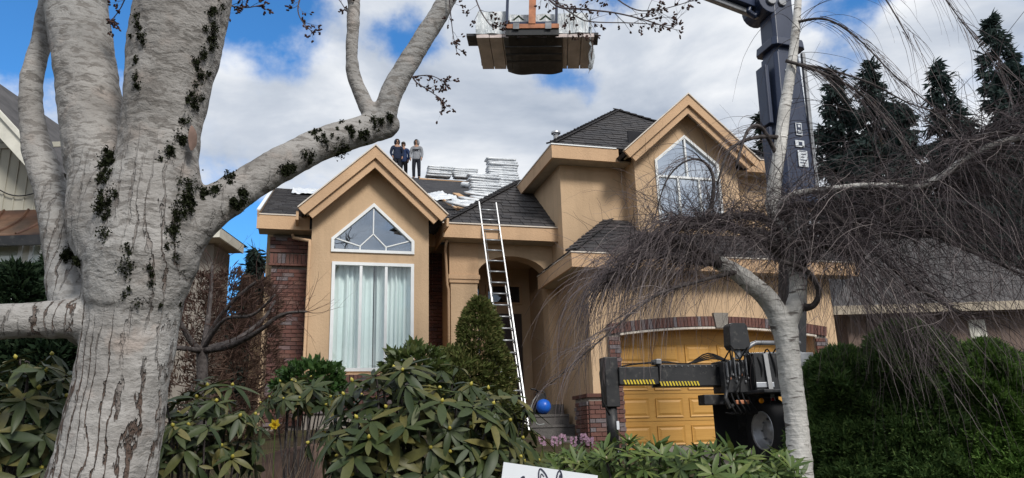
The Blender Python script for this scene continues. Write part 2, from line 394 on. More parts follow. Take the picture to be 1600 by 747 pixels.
jag = t.noise(stretch(v, (40, 40, 18)), 1.0, 3, .6); crv = t.math('ADD', crv, t.math('MULTIPLY', t.math('SUBTRACT', jag, .5), .22))
cm = t.noise(stretch(v, (2.2, 2.2, .7)), 1.6, 3)
low = t.math('SUBTRACT', 1.0, t.rng(zc.outputs[2], 2.3, 3.1, 0, 1))
crk = t.math('MULTIPLY', t.math('MULTIPLY', t.math('SUBTRACT', 1.0, t.rng(crv, .02, .12)), t.rng(cm, .44, .55)), low)
base = t.mix(crk, base, (.105, .068, .052))
base = t.mix(t.math('MULTIPLY', hi, .42), base, (.19, .175, .16))
mossy = t.noise(dst.outputs[0], 2.3, 6, .7); base = t.mix(t.rng(mossy, .62, .72, 0, .85), base, (.060, .058, .048))
t.col(base)
hgt = t.math('SUBTRACT', t.math('ADD', t.math('MULTIPLY', t.noise(v, 28, 6, .65), .3), t.math('MULTIPLY', len_, -.35)), t.math('MULTIPLY', crk, 1.3))
t.bump(hgt, .9, .035)
# birch bark
t = NT('birch_bark', .75, .3); v = t.coord()
base = t.mix(t.rng(t.noise(v, 4, 5), .3, .7), (.40, .385, .36), (.74, .72, .68))
bandn = t.noise(t.coord(scale=(4, 4, 26)), 1.4, 3, .5); base = t.mix(t.rng(bandn, .60, .66, 0, .9), base, (.10, .085, .075))
pat = t.noise(v, 5, 6, .7); base = t.mix(t.rng(pat, .58, .66, 0, .8), base, (.13, .11, .095))
t.col(base).bump(t.math('ADD', t.noise(v, 30, 5), bandn), .5, .02)
t = NT('conifer_bark', .9, .2); t.col(t.mix(t.rng(t.noise(t.coord(scale=(1, 1, .2)), 8, 4), .3, .7), (.035, .027, .02), (.08, .06, .045)))
flat('skin', (.36, .20, .13), .6)
flat('hair_dark', (.02, .015, .012), .7)
def cloth(name, c): 
    t = NT(name, .9, .15); v = t.coord(); t.col(t.mix(t.rng(t.noise(v, 9, 5), .3, .7), tuple(x * .75 for x in c), tuple(x * 1.2 for x in c))).bump(t.noise(v, 12, 4), .6, .03)
cloth('cloth_navy', (.022, .03, .055)); cloth('cloth_navy_blue', (.03, .05, .12)); cloth('cloth_grey', (.26, .27, .29)); cloth('cloth_dark', (.022, .024, .032)); cloth('cloth_black', (.014, .014, .016)); cloth('cloth_cap', (.11, .10, .09))
flat('boot', (.05, .035, .025), .7)
# neighbours
t = NT('siding', .8, .3); v = t.coord(); t.col(t.mix(t.rng(t.noise(t.coord(scale=(1, 1, .2)), 4, 5), .3, .7), (.36, .345, .285), (.46, .44, .37)))
flat('scale_siding', (.30, .29, .245), .8, .3, var=.2)
flat('neighbour_trim', (.66, .64, .56), .6)
t = NT('copper_roof', .35, .5, .6); v = t.coord(); t.col(t.ramp(t.noise(v, 1.6, 5, .6), [(.3, (.06, .04, .035)), (.5, (.16, .085, .055)), (.7, (.34, .19, .12))]))
flat('grey_render', (.30, .275, .245), .9, .2)
flat('roof_tile_grey', (.085, .08, .08), .85, .3, var=.35, scale=3)
flat('wall_brown', (.17, .125, .105), .9, .2, var=.2)

# ------------------------------------------------------------------ ground
def grid_sheet(name, xs, ys, zf, mat, xy=lambda a, b: (a, b)):
    m = MB(); nx = len(xs)
    for b in ys:
        for a in xs:
            x, y = xy(a, b); m.v.append((x, y, zf(x, y)))
    for j in range(len(ys) - 1):
        for i in range(nx - 1):
            k = j * nx + i; m.f.append((k, k + 1, k + nx + 1, k + nx)); m.m.append(0)
    return m.build(name, mat, smooth=True)
xs = [-900, -300, -120, -60] + [i * .8 for i in range(-50, 51)] + [60, 120, 300, 900]
ys = [-400, -100, -40, -20] + [i * .5 for i in range(-20, 81)] + [46, 55, 70, 90, 130, 200, 400, 900]
struct(grid_sheet('ground', xs, ys, lambda x, y: gz(x, y) + .03 * noise.noise(Vector((x, y, 0))), MAT['soil']), 'dark garden soil with moss and thin grass around the house', 'ground')
struct(grid_sheet('street', [-60, -20, 0, 20, 60], [-9, -6, -3, -.9], lambda x, y: .035, MAT['asphalt']), 'grey asphalt street in front of the garden', 'street')
dv = [1.5 + .5 * i for i in range(26)]
struct(grid_sheet('driveway', [5.75 + .55 * i for i in range(10)], dv + [14.12], lambda x, y: gz(x, y) + .055, MAT['concrete'],
    lambda a, b: (hw(a + .75 * max(0, 9.2 - b), b, 0).x, hw(a + .75 * max(0, 9.2 - b), b, 0).y)), 'pale concrete driveway in front of the garage door', 'driveway')

# ------------------------------------------------------------------ the house
BU, BV, BZ = 5.0, 16.0, 1.4
house = empty('house', hw(BU, BV, BZ), YAW)
tag(house, 'tan stucco two-storey house with brick trim, dark shingle roof and yellow garage door', 'house')
OFF = (-BU, -BV, -BZ)
def part(mb, name, mat, parent=None, smooth=False):
    if parent is None: return mb.build(name, mat, house, OFF, smooth)
    return mb.build(name, mat, parent, (0, 0, 0), smooth)
def boxpart(name, mat, a, b, parent=None):
    m = MB(); m.box(a, b); return part(m, name, mat, parent)

# --- bricks
BW, BH = .215, .07
def brick_mesh(w, d, h):
    m = MB(); c = .004
    m.hexa([(-w/2, -d/2, -h/2), (w/2, -d/2, -h/2), (w/2, d/2, -h/2), (-w/2, d/2, -h/2), (-w/2, -d/2, h/2), (w/2, -d/2, h/2), (w/2, d/2, h/2), (-w/2, d/2, h/2)])
    return m.mesh('brick', MAT['brick'])
ME_BRICK, ME_HALF, ME_SOLD = brick_mesh(BW, .05, BH), brick_mesh(BW / 2 - .006, .05, BH), brick_mesh(.066, .05, .2)
def brick_face(parent, u0, u1, z0, z1, v, skip=None, mesh3=None):
    """running bond on a front face at depth v, bricks standing 12 mm proud"""
    row = 0; z = z0 + BH / 2 + .006
    while z + BH / 2 < z1:
        x = u0 + (0 if row % 2 == 0 else -(BW + .012) / 2)
        while x < u1 - .02:
            a, b = max(x, u0), min(x + BW, u1)
            if b - a > .05 and not (skip and skip((a + b) / 2, z)):
                o = inst('brick', ME_BRICK, parent, ((a + b) / 2, v + .013 + random.uniform(-.003, .003), z), None, ((b - a) / BW, 1, 1))
            x += BW + .012
        z += BH + .013; row += 1

# --- left brick wall with soldier band
m = MB(); m.box((-.77, 15.87, 1.6), (0.0, 16.1, 6.0)); m.box((-.82, 15.82, 5.36), (-.0, 15.869, 5.9))
bw = part(m, 'brick_wall', MAT['mortar'])
brick_face(bw, -.77, -.005, 2.1, 5.32, 15.835)
for i in range(10): inst('brick', ME_SOLD, bw, (-.775 + .079 * i, 15.80, 5.46))
brick_face(bw, -.82, -.005, 5.585, 5.93, 15.785)
inst('brick_ledge', brick_mesh(.86, .07, .04), bw, (-.41, 15.80, 5.335))

# --- window bay with gable
WZ0, WZ1 = 3.12, 5.30
win = [(.43, WZ0), (2.07, WZ0), (2.07, WZ1), (.43, WZ1)]
fan = [(.40, 5.53), (2.075, 5.53), (2.075, 5.80), (1.235, 6.58), (.40, 5.80)]
m = MB(); m.wall([(0, 1.6), (2.39, 1.6), (2.39, 6.55), (1.215, 7.62), (0, 6.5)], [win, fan], 15.3, 15.46)
m.box((0, 15.461, 1.6), (.15, 16.4, 6.3)); m.box((2.24, 15.461, 1.6), (2.39, 16.9, 6.3))
part(m, 'wall', MAT['stucco'])
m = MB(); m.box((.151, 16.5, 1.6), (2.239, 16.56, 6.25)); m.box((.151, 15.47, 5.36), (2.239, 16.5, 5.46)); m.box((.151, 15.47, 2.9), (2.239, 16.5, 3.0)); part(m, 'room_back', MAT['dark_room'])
# brick base and rowlock sill of the bay
m = MB(); m.box((-.04, 15.245, 1.6), (2.43, 15.298, 3.0)); sl = part(m, 'brick_base', MAT['mortar'])
brick_face(sl, -.04, 2.43, 2.3, 2.87, 15.21)
ME_ROW = brick_mesh(.066, .09, .15)
for i in range(32): inst('brick', ME_ROW, sl, (0.0 + .0785 * i, 15.235, 2.96))
m = MB(); m.box((-.05, 15.2, 3.0352), (2.44, 15.298, 3.06)); part(m, 'sill', MAT['trim_tan'])

def frame_loop(mb, pts, w, v0, v1):
    """a mitred frame of width w just inside a convex polygon"""
    n = len(pts); c = Vector((sum(p[0] for p in pts) / n, sum(p[1] for p in pts) / n))
    P = [Vector(p) for p in pts]; inn = []
    for i in range(n):
        a, b, d = P[i - 1], P[i], P[(i + 1) % n]
        e1, e2 = (b - a).normalized(), (d - b).normalized()
        n1, n2 = Vector((-e1.y, e1.x)), Vector((-e2.y, e2.x))
        bis = (n1 + n2); bis = bis / (bis.dot(n1)); inn.append(b + bis * w)
    for i in range(n):
        j = (i + 1) % n
        mb.hexa([(P[i].x, v0, P[i].y), (P[j].x, v0, P[j].y), (P[j].x, v1, P[j].y), (P[i].x, v1, P[i].y),
                 (inn[i].x, v0, inn[i].y), (inn[j].x, v0, inn[j].y), (inn[j].x, v1, inn[j].y), (inn[i].x, v1, inn[i].y)])
    return inn
def bar(mb, a, b, w, v0, v1):
    a, b = Vector(a), Vector(b); d = (b - a).normalized(); n = Vector((-d.y, d.x)) * w / 2
    q = [a - n, b - n, b + n, a + n]
    mb.hexa([(q[0].x, v0, q[0].y), (q[1].x, v0, q[1].y), (q[1].x, v1, q[1].y), (q[0].x, v1, q[0].y),
             (q[3].x, v0, q[3].y), (q[2].x, v0, q[2].y), (q[2].x, v1, q[2].y), (q[3].x, v1, q[3].y)])
def pane(parent, pts, v, mat='window_glass'):
    m = MB(); n = len(pts)
    m.v = [(a, v, b) for a, b in pts] + [(a, v + .006, b) for a, b in pts]
    m.f = [tuple(range(n)), tuple(reversed(range(n, 2 * n)))] + [((i + 1) % n, i, i + n, (i + 1) % n + n) for i in range(n)]; m.m = [0] * len(m.f)
    return part(m, 'pane', MAT[mat], parent)
FV0, FV1 = 15.265, 15.36
m = MB(); frame_loop(m, [(.42, WZ0 - .012), (2.08, WZ0 - .012), (2.08, WZ1 + .012), (.42, WZ1 + .012)], .065, FV0, FV1)
w1 = part(m, 'window', MAT['white_paint']); w1['label'] = 'tall three-light window with white frame and pale curtains'
m1, m2 = 1.0, 1.51
for x in (m1, m2):
    m = MB(); m.box((x - .028, FV0 + .012, WZ0 + .054), (x + .028, FV1 - .01, WZ1 - .054)); part(m, 'mullion', MAT['white_paint'], w1)
for a, b in ((.485, m1 - .028), (m1 + .028, m2 - .028), (m2 + .028, 2.015)):
    pane(w1, [(a, WZ0 + .05), (b, WZ0 + .05), (b, WZ1 - .05), (a, WZ1 - .05)], 15.32)
m = MB(); frame_loop(m, [(.39, 5.518), (2.085, 5.518), (2.085, 5.806), (1.235, 6.596), (.39, 5.806)], .06, FV0, FV1)
w2 = part(m, 'window', MAT['white_paint']); w2['label'] = 'pointed fanlight with thin white glazing bars'
m = MB(); c0 = (1.235, 5.93)
for a, b in ((c0, (1.235, 6.53)), (c0, (.97, 5.66)), (c0, (1.5, 5.66)), ((.97, 5.66), (.45, 5.82)), ((1.5, 5.66), (2.03, 5.82)), ((.97, 5.66), (.97, 5.58)), ((1.5, 5.66), (1.5, 5.58))):
    bar(m, a, b, .022, 15.30, 15.325)
part(m, 'glazing_bars', MAT['white_paint'], w2)
pane(w2, [(.44, 5.57), (2.035, 5.57), (2.035, 5.79), (1.235, 6.53), (.44, 5.79)], 15.33, 'fan_glass')
# sheer curtains
for k, (a, b) in enumerate(((.2, 1.27), (1.30, 2.2))):
    m = MB(); N = 90
    for i in range(N + 1):
        x = lerp(a, b, i / N); y = 15.52 + .045 * math.sin(i * .56 + 2 * math.sin(i * .11 + k)) + .03 * math.sin(i * .23 + k)
        for z in (3.02, 4.2, 5.34): m.v.append((x + .01 * math.sin(i * .7) * (5.3 - z), y, z))
    for i in range(N):
        for j in range(2):
            q = i * 3 + j; m.f.append((q, q + 3, q + 4, q + 1)); m.m.append(0)
    part(m, 'curtain', MAT['curtain'], w1, True)

# --- gable roof over the bay: rakes, frieze, soffit, slopes
def gable(name_parent, pk_u, pk_z, ul, ur, ze, v_front, v_back_peak, v_back_eave, wall_v, sh=False):
    """one rake per side; eave heights given, boards 0.2 m deep with an inner frieze board"""
    for (ue, s) in ((ul, -1), (ur, 1)):
        d = Vector((ue - pk_u, 0, ze - pk_z)); L = d.length; d.normalize(); nrm = Vector((0, 0, 1)) - d * d.z; nrm.normalize()
        def slab(name, mat, off0, off1, v0, v1, ext=0.0, par=None, v1e=None):
            A = Vector((pk_u, 0, pk_z)); B = Vector((ue, 0, ze)) + d * ext
            # plumb cut at the peak
            cutf = lambda o: A + Vector((0, 0, o / nrm.z))
            a0, a1, b0, b1 = cutf(off0), cutf(off1), B + nrm * off0, B + nrm * off1
            e1 = v1 if v1e is None else v1e
            mm = MB(); mm.hexa([(a0.x, v0, a0.z), (b0.x, v0, b0.z), (b0.x, e1, b0.z), (a0.x, v1, a0.z), (a1.x, v0, a1.z), (b1.x, v0, b1.z), (b1.x, e1, b1.z), (a1.x, v1, a1.z)])
            return part(mm, name, MAT[mat], par)
        slab('rake_board', 'trim_tan', -.20, -.012, v_front, v_front + .05)
        slab('drip_edge', 'pale_drip', -.012, .012, v_front - .03, v_front + .06)
        slab('frieze_board', 'trim_tan', -.34, -.15, v_front + .07, v_front + .12, -.08)
        slab('soffit', 'soffit', -.17, -.135, v_front + .121, wall_v + .02, -.1)
        r = slab('roof', 'roof_felt', -.10, -.014, v_front + .055, v_back_peak, -.02, None, v_back_eave)
gable(None, 1.214, 7.74, -.293, 2.735, 6.30, 14.88, 19.0, 16.4, 15.3)
# eave returns on both flanks of the bay gable
for (ue, s) in ((-.293, -1), (2.735, 1)):
    boxpart('fascia', MAT['trim_tan'], (ue - .025, 14.935, 6.06), (ue + .025, 16.0, 6.24))

# --- shingled roof facets
def shingle_mesh(w, l):
    m = MB(); t0, t1 = .004, .022
    m.hexa([(-w/2, 0, -.002), (w/2, 0, -.002), (w/2, l, -.004), (-w/2, l, -.004), (-w/2, 0, t1), (w/2, 0, t1), (w/2, l, t0), (-w/2, l, t0)])
    return m.mesh('shingle', MAT['shingle'])
ME_SH = shingle_mesh(1.0, .30)
def facet(O, A, S, limits, smax, parent, expo=.2, wid=(.17, .34), lift=.008):
    """rows of shingles on a roof plane: O origin on the eave, A along the eave, S up the slope, limits(s) -> (a0, a1)"""
    A, S, O = Vector(A).normalized(), Vector(S).normalized(), Vector(O); N = A.cross(S)
    M = Matrix((A, S, N)).transposed().to_euler()
    s = 0.0; row = 0
    while s < smax - .05:
        lo = limits(s + .05); a = lo[0] - random.random() * .2
        while a < lo[1]:
            w = random.uniform(*wid); a0, a1 = max(a, lo[0]), min(a + w - .012, lo[1])
            if a1 - a0 > .04:
                p = O + A * ((a0 + a1) / 2) + S * (s + random.uniform(-.018, .012)) + N * lift
                inst('shingle', ME_SH, parent, p, M, (a1 - a0, 1, random.uniform(.8, 1.5)))
            a += w
        s += expo; row += 1
def slab_poly(name, pts, mat, th=.06, parent=None):
    P = [Vector(p) for p in pts]; n = (P[1] - P[0]).cross(P[2] - P[0]).normalized()
    if n.z < 0: n = -n; P.reverse()
    N = len(P); m = MB(); m.v = [tuple(p) for p in P] + [tuple(p - n * th) for p in P]
    m.f = [tuple(range(N)), tuple(reversed(range(N, 2 * N)))] + [((i + 1) % N, i, i + N, (i + 1) % N + N) for i in range(N)]; m.m = [0] * len(m.f)
    return part(m, name, MAT[mat], parent)
def caps(parent, a, b, n):
    a, b = Vector(a), Vector(b); d = (b - a).normalized(); x = d.cross(Vector((0, 0, 1))).normalized(); y = x.cross(d)
    M = Matrix((x, d, y)).transposed().to_euler()
    for i in range(n):
        inst('ridge_cap', ME_SH, parent, a + (b - a) * (i / n) + y * .03, M, (.24, 1, 1.6))

# main roof (low pitch, runs far back), with a lower ridge at its left end
PM = .44
def zm(v): return 6.28 + PM * (v - 15.45)
rm = slab_poly('roof', [(1.0, 15.45, zm(15.45)), (5.3, 15.45, zm(15.45)), (9.5, 20.6, zm(20.6)), (9.5, 28.6, zm(28.6)), (1.0, 28.6, zm(28.6))], 'roof_felt')
rl = slab_poly('roof', [(-1.05, 15.45, zm(15.45)), (.999, 15.45, zm(15.45)), (.999, 21, zm(21)), (-1.05, 21, zm(21))], 'roof_felt')
slab_poly('roof', [(1.0, 28.61, zm(28.6)), (9.5, 28.61, zm(28.6)), (9.5, 40, 7.3), (1.0, 40, 7.3)], 'roof_felt')
slab_poly('roof', [(-1.05, 21.01, zm(21)), (1.0, 21.01, zm(21)), (1.0, 27, 6.3), (-1.05, 27, 6.3)], 'roof_felt')
sl_ = math.hypot(1, PM)
facet((-1.0, 15.42, zm(15.42) + .005), (1, 0, 0), (0, 1, PM), lambda s: (0, 1.0), 5.9, rl)
facet((2.2, 15.5, zm(15.5) + .005), (1, 0, 0), (0, 1, PM), lambda s: (max(0.3, .5 - s * .25), min(2.2, .6 + s * .75)), 4.6, rm)
m = MB(); m.beam((-1.06, 15.40, 6.22), (-1.06, 21, zm(21) - .06), .04, .26); part(m, 'rake_board', MAT['trim_tan'])
m = MB(); m.beam((-1.06, 15.38, 6.36), (-1.06, 21, zm(21) + .08), .07, .03); part(m, 'drip_edge', MAT['white_paint'])
# fascias
boxpart('fascia', MAT['trim_tan'], (-1.08, 15.40, 5.98), (-.05, 15.448, 6.27))
boxpart('drip_edge', MAT['pale_drip'], (-1.085, 15.385, 6.272), (-.3, 15.447, 6.296))
boxpart('soffit', MAT['soffit'], (-1.05, 15.449, 5.99), (0, 15.9, 6.02))
m = MB(); m.box((-.9, 16.101, 1.6), (-.05, 27, 6.05)); m.box((2.391, 16.95, 1.6), (3.2, 17.3, 6.2)); part(m, 'wall', MAT['side_stucco'])
# porch: hipped roof with steep pitch, its eave, arch wall and column
PP = .79
rp = slab_poly('roof', [(2.73, 15.45, 6.28), (5.3, 15.45, 6.28), (5.3, 18.0, 6.28 + PP * 2.55), (5.28, 18.0, 6.28 + PP * 2.55)], 'roof_felt')
rp2 = slab_poly('roof', [(2.73, 15.46, 6.28), (5.27, 18.0, 6.28 + PP * 2.54), (5.0, 18.2, 6.28 + PP * 2.27), (2.73, 18.0, 6.28)], 'roof_felt')
sp = math.hypot(1, PP)
facet((2.73, 15.42, 6.275), (1, 0, 0), (0, 1, PP), lambda s: (s / sp, 2.57), 3.15, rp)
caps(rp, (2.73, 15.45, 6.29), (5.25, 17.97, 6.29 + PP * 2.52), 17)
boxpart('fascia', MAT['trim_tan'], (2.71, 15.40, 5.96), (5.3, 15.448, 6.262))
boxpart('fascia', MAT['trim_tan'], (2.71, 15.449, 5.96), (2.755, 16.6, 6.262))
boxpart('drip_edge', MAT['pale_drip'], (2.70, 15.375, 6.264), (5.3, 15.455, 6.29))
boxpart('soffit', MAT['soffit'], (2.756, 15.449, 5.965), (5.3, 15.849, 5.995))
boxpart('fascia', MAT['trim_tan'], (2.40, 16.3, 5.98), (2.70, 16.35, 6.27))
boxpart('soffit', MAT['soffit'], (2.40, 16.351, 5.99), (2.70, 16.94, 6.02))
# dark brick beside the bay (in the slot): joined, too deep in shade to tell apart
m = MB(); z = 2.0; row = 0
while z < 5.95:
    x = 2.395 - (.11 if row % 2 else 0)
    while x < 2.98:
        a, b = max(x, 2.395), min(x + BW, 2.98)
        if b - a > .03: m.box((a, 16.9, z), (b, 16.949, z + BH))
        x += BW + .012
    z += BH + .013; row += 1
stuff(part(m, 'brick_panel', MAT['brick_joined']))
# arch wall
AU0, AU1, ASP, ARI = 3.55, 5.16, 5.24, .46
arch = [(AU0, 2.0), (AU1, 2.0), (AU1, ASP)] + [((AU0 + AU1) / 2 + (AU1 - AU0) / 2 * math.cos(a), ASP + ARI * math.sin(a)) for a in [math.pi * i / 20 for i in range(1, 20)]] + [(AU0, ASP)]
m = MB(); m.wall([(2.955, 1.6), (AU0, 1.6)] + [(AU0, ASP)] + list(reversed(arch[3:-1])) + [(AU1, ASP), (AU1, 1.6), (5.41, 1.6), (5.41, 5.99), (2.955, 5.99)], [], 15.85, 16.25)
part(m, 'wall', MAT['stucco'])
m = MB(); m.box((2.90, 15.80, 5.14), (3.60, 16.30, 5.24)); m.box((2.925, 15.82, 5.06), (3.575, 16.28, 5.139)); m.box((2.925, 15.825, 5.2405), (3.575, 15.849, 5.96)); part(m, 'column_capital', MAT['trim_tan'])
m = MB(); m.box((2.955, 16.2505, 1.6), (3.05, 18.0, 5.96)); m.box((3.051, 17.75, 1.6), (5.4, 17.9, 5.96)); m.box((5.3, 16.2505, 1.6), (5.42, 17.749, 5.96)); m.box((3.051, 16.2505, 5.86), (5.299, 17.749, 5.92)); part(m, 'porch_wall', MAT['stucco'])
m = MB(); m.box((4.2, 17.70, 2.45), (5.06, 17.745, 4.72)); fd = part(m, 'front_door', MAT['door_dark'])
m = MB(); m.box((4.28, 17.685, 2.6), (4.58, 17.699, 3.5)); m.box((4.68, 17.685, 2.6), (4.98, 17.699, 3.5)); m.box((4.28, 17.685, 3.65), (4.58, 17.699, 4.55)); m.box((4.68, 17.685, 3.65), (4.98, 17.699, 4.55)); part(m, 'panel', MAT['door_dark'], fd)
m = MB(); m.tube([(4.29, 17.66, 3.42), (4.29, 17.66, 3.62)], .015, 8); part(m, 'handle', MAT['galvanised'], fd)
m = MB(); frame_loop(m, [(4.18, 4.95), (5.08, 4.95), (5.08, 5.45), (4.18, 5.45)], .05, 17.69, 17.75); tw = part(m, 'window', MAT['trim_tan']); pane(tw, [(4.22, 4.99), (5.04, 4.99), (5.04, 5.41), (4.22, 5.41)], 17.72)
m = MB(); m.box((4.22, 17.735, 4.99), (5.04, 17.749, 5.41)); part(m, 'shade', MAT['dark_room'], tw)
m = MB(); frame_loop(m, [(3.25, 2.6), (4.05, 2.6), (4.05, 5.45), (3.25, 5.45)], .05, 17.69, 17.75); tw = part(m, 'window', MAT['trim_tan']); pane(tw, [(3.29, 2.64), (4.01, 2.64), (4.01, 5.41), (3.29, 5.41)], 17.72)
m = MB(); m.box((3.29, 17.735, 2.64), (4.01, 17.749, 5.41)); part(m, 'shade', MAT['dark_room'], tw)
# porch floor and steps
st = boxpart('porch_floor', MAT['step_stone'], (3.056, 15.5, 1.5), (5.295, 17.69, 2.42))
for k, (v0, z) in enumerate(((15.18, 2.21), (14.86, 1.99), (14.35, 1.76))):
    m = MB(); u1 = 5.30 if k < 2 else 5.24
    m.box((3.95 - .1 * k, v0 + .02, 1.35), (u1, 15.499 - .32 * k if k < 2 else 14.859, z - .05)); m.box((3.93 - .1 * k, v0, z - .0495), (u1, (15.499, 15.179, 14.859)[k], z)); part(m, 'step', MAT['step_stone'])

# --- garage
DU0, DU1 = 6.0, 10.5
def arc_z(u, z0=3.70, rise=.15): 
    t = (u - (DU0 + DU1) / 2) / ((DU1 - DU0) / 2); return z0 + rise * (1 - t * t)
top = [(lerp(DU0, DU1, i / 16), arc_z(lerp(DU0, DU1, i / 16))) for i in range(17)]
m = MB(); m.wall([(5.4, 1.3), (DU0, 1.3)] + top + [(DU1, 1.3), (11.1, 1.3), (11.1, 4.97), (5.4, 4.97)], [], 14.0, 14.2)
part(m, 'wall', MAT['stucco'])
boxpart('wall', MAT['stucco'], (5.3985, 14.2005, 1.3), (5.55, 15.849, 5.4)); boxpart('wall', MAT['stucco'], (10.95, 14.2005, 1.3), (11.1, 21, 5.4))
# door
gd = boxpart('garage_door', MAT['door_yellow'], (DU0 - .05, 14.30, 1.44), (DU1 + .05, 14.34, 3.9)); gd['label'] = 'mustard yellow sectional garage door with raised panels'
cw = (DU1 - DU0) / 6; rh = (3.62 - 1.46) / 4
for r_ in range(4):
    m = MB(); z0 = 1.46 + r_ * rh; m.box((DU0 - .04, 14.272, z0), (DU1 + .04, 14.299, z0 + rh - .008 + (.25 if r_ == 3 else 0))); part(m, 'section', MAT['door_yellow'], gd)
mp_ = MB(); w_, h_ = cw - .15, rh - .17
def raised(mb, w, h):
    o = [(-w/2, -h/2), (w/2, -h/2), (w/2, h/2), (-w/2, h/2)]; i1 = [(x * (1 - .07 / w * 1), y * (1 - .07 / h)) for x, y in o]; i2 = [(x * (1 - .16 / w), y * (1 - .16 / h)) for x, y in o]
    mb.v = [(x, 0, y) for x, y in o] + [(x, -.022, y) for x, y in o] + [(x, -.008, y) for x, y in i1] + [(x, -.026, y) for x, y in i2]
    mb.f = [(a + 4 * k, (a + 1) % 4 + 4 * k, (a + 1) % 4 + 4 * k + 4, a + 4 * k + 4) for k in range(3) for a in range(4)] + [(12, 13, 14, 15)]; mb.m = [0] * len(mb.f)
raised(mp_, w_, h_); ME_P = mp_.mesh('panel', MAT['door_yellow'])
for r_ in range(4):
    for c_ in range(6): inst('panel', ME_P, gd, (DU0 + cw * (c_ + .5), 14.2715, 1.46 + rh * (r_ + .48)))
for u in (DU0 + .001, DU1 - .041): boxpart('door_trim', MAT['trim_tan'], (u, 14.201, 1.44), (u + .04, 14.27, 3.68))
# brick surround: piers, soldier arch, keystone
for a, b in ((5.76, 5.999), (10.501, 10.78)):
    p_ = boxpart('brick_pier', MAT['mortar'], (a, 13.93, 1.35), (b, 13.999, 3.70)); brick_face(p_, a, b, 1.4, 3.68, 13.905)
la = MB(); la.wall([(u, arc_z(u, 3.71)) for u in [lerp(5.76, 10.78, i / 20) for i in range(21)]] + [(u, arc_z(u, 3.93)) for u in [lerp(10.78, 5.76, i / 20) for i in range(21)]], [], 13.925, 13.999)
la = part(la, 'brick_arch', MAT['mortar'])
n_ = 64
for i in range(n_):
    u = lerp(5.80, 10.74, i / (n_ - 1)); t_ = (u - 8.25) / 2.25
    if abs(u - 8.25) < .16: continue
    inst('brick', ME_SOLD, la, (u, 13.90, arc_z(u, 3.82)), (0, math.atan(.3 * t_ / 2.25), 0))
m = MB(); m.hexa([(8.12, 13.84, 3.83), (8.38, 13.84, 3.83), (8.38, 13.92, 3.83), (8.12, 13.92, 3.83), (8.08, 13.84, 4.14), (8.42, 13.84, 4.14), (8.42, 13.92, 4.14), (8.08, 13.92, 4.14)]); part(m, 'keystone', MAT['concrete'], la)
m = MB(); us = [lerp(5.99, 10.51, i / 20) for i in range(21)]
for a, b in zip(us, us[1:]):
    m.hexa([(a, 13.88, arc_z(a, 3.665)), (b, 13.88, arc_z(b, 3.665)), (b, 13.998, arc_z(b, 3.665)), (a, 13.998, arc_z(a, 3.665)), (a, 13.88, arc_z(a, 3.705)), (b, 13.88, arc_z(b, 3.705)), (b, 13.998, arc_z(b, 3.705)), (a, 13.998, arc_z(a, 3.705))])
part(m, 'arch_trim', MAT['pale_drip'])
# low brick corner pier with cap
m = MB(); m.box((5.24, 13.86, 1.35), (5.72, 14.6, 2.46)); cp = part(m, 'corner_pier', MAT['mortar'])
brick_face(cp, 5.24, 5.72, 1.4, 2.46, 13.835)
z = 1.436; row = 0
while z < 2.42:
    v_ = 13.87 + (0 if row % 2 else -.1)
    while v_ < 14.58:
        a, b = max(v_, 13.87), min(v_ + BW, 14.59)
        if b - a > .05: inst('brick', ME_BRICK, cp, (5.227, (a + b) / 2, z), (0, 0, math.pi / 2), ((b - a) / BW, 1, 1))
        v_ += BW + .012
    z += BH + .013; row += 1
m = MB(); m.box((5.19, 13.80, 2.461), (5.77, 14.65, 2.53)); part(m, 'pier_cap', MAT['brick_joined'], cp)
# garage eave and roof
PG = .78
ze = 5.25
rg = slab_poly('roof', [(4.95, 13.6, ze), (11.55, 13.6, ze), (10.1, 15.05, ze + PG * 1.45), (6.4, 15.05, ze + PG * 1.45)], 'roof_felt')
rgl = slab_poly('roof', [(4.95, 13.605, ze), (6.395, 15.05, ze + PG * 1.445), (6.395, 15.84, ze + PG * 1.445), (4.95, 15.84, ze)], 'roof_felt')
rgr = slab_poly('roof', [(11.55, 13.605, ze), (10.1, 15.05, ze + PG * 1.445), (10.1, 20, ze + PG * 1.445), (11.55, 20, ze)], 'roof_felt')
sg = math.hypot(1, PG)
facet((4.95, 13.57, ze - .005), (1, 0, 0), (0, 1, PG), lambda s: (s / sg, 6.6 - s / sg), 1.8, rg)
facet((4.93, 15.84, ze - .005), (0, -1, 0), (1, 0, PG), lambda s: (0, 2.24 - s / sg), 1.0, rgl)
caps(rg, (4.95, 13.6, ze + .01), (6.38, 15.03, ze + PG * 1.43 + .01), 10)
boxpart('fascia', MAT['trim_tan'], (4.93, 13.55, 4.95), (11.57, 13.598, 5.235))
boxpart('fascia', MAT['trim_tan'], (4.93, 13.599, 4.95), (4.975, 15.84, 5.235))
boxpart('drip_edge', MAT['pale_drip'], (4.915, 13.53, 5.236), (11.58, 13.605, 5.26))
boxpart('drip_edge', MAT['pale_drip'], (4.915, 13.606, 5.236), (4.98, 15.84, 5.26))
boxpart('soffit', MAT['soffit'], (4.976, 13.599, 4.97), (11.55, 13.999, 5.0)); boxpart('soffit', MAT['soffit'], (4.976, 14.0, 4.97), (5.397, 15.84, 5.0))
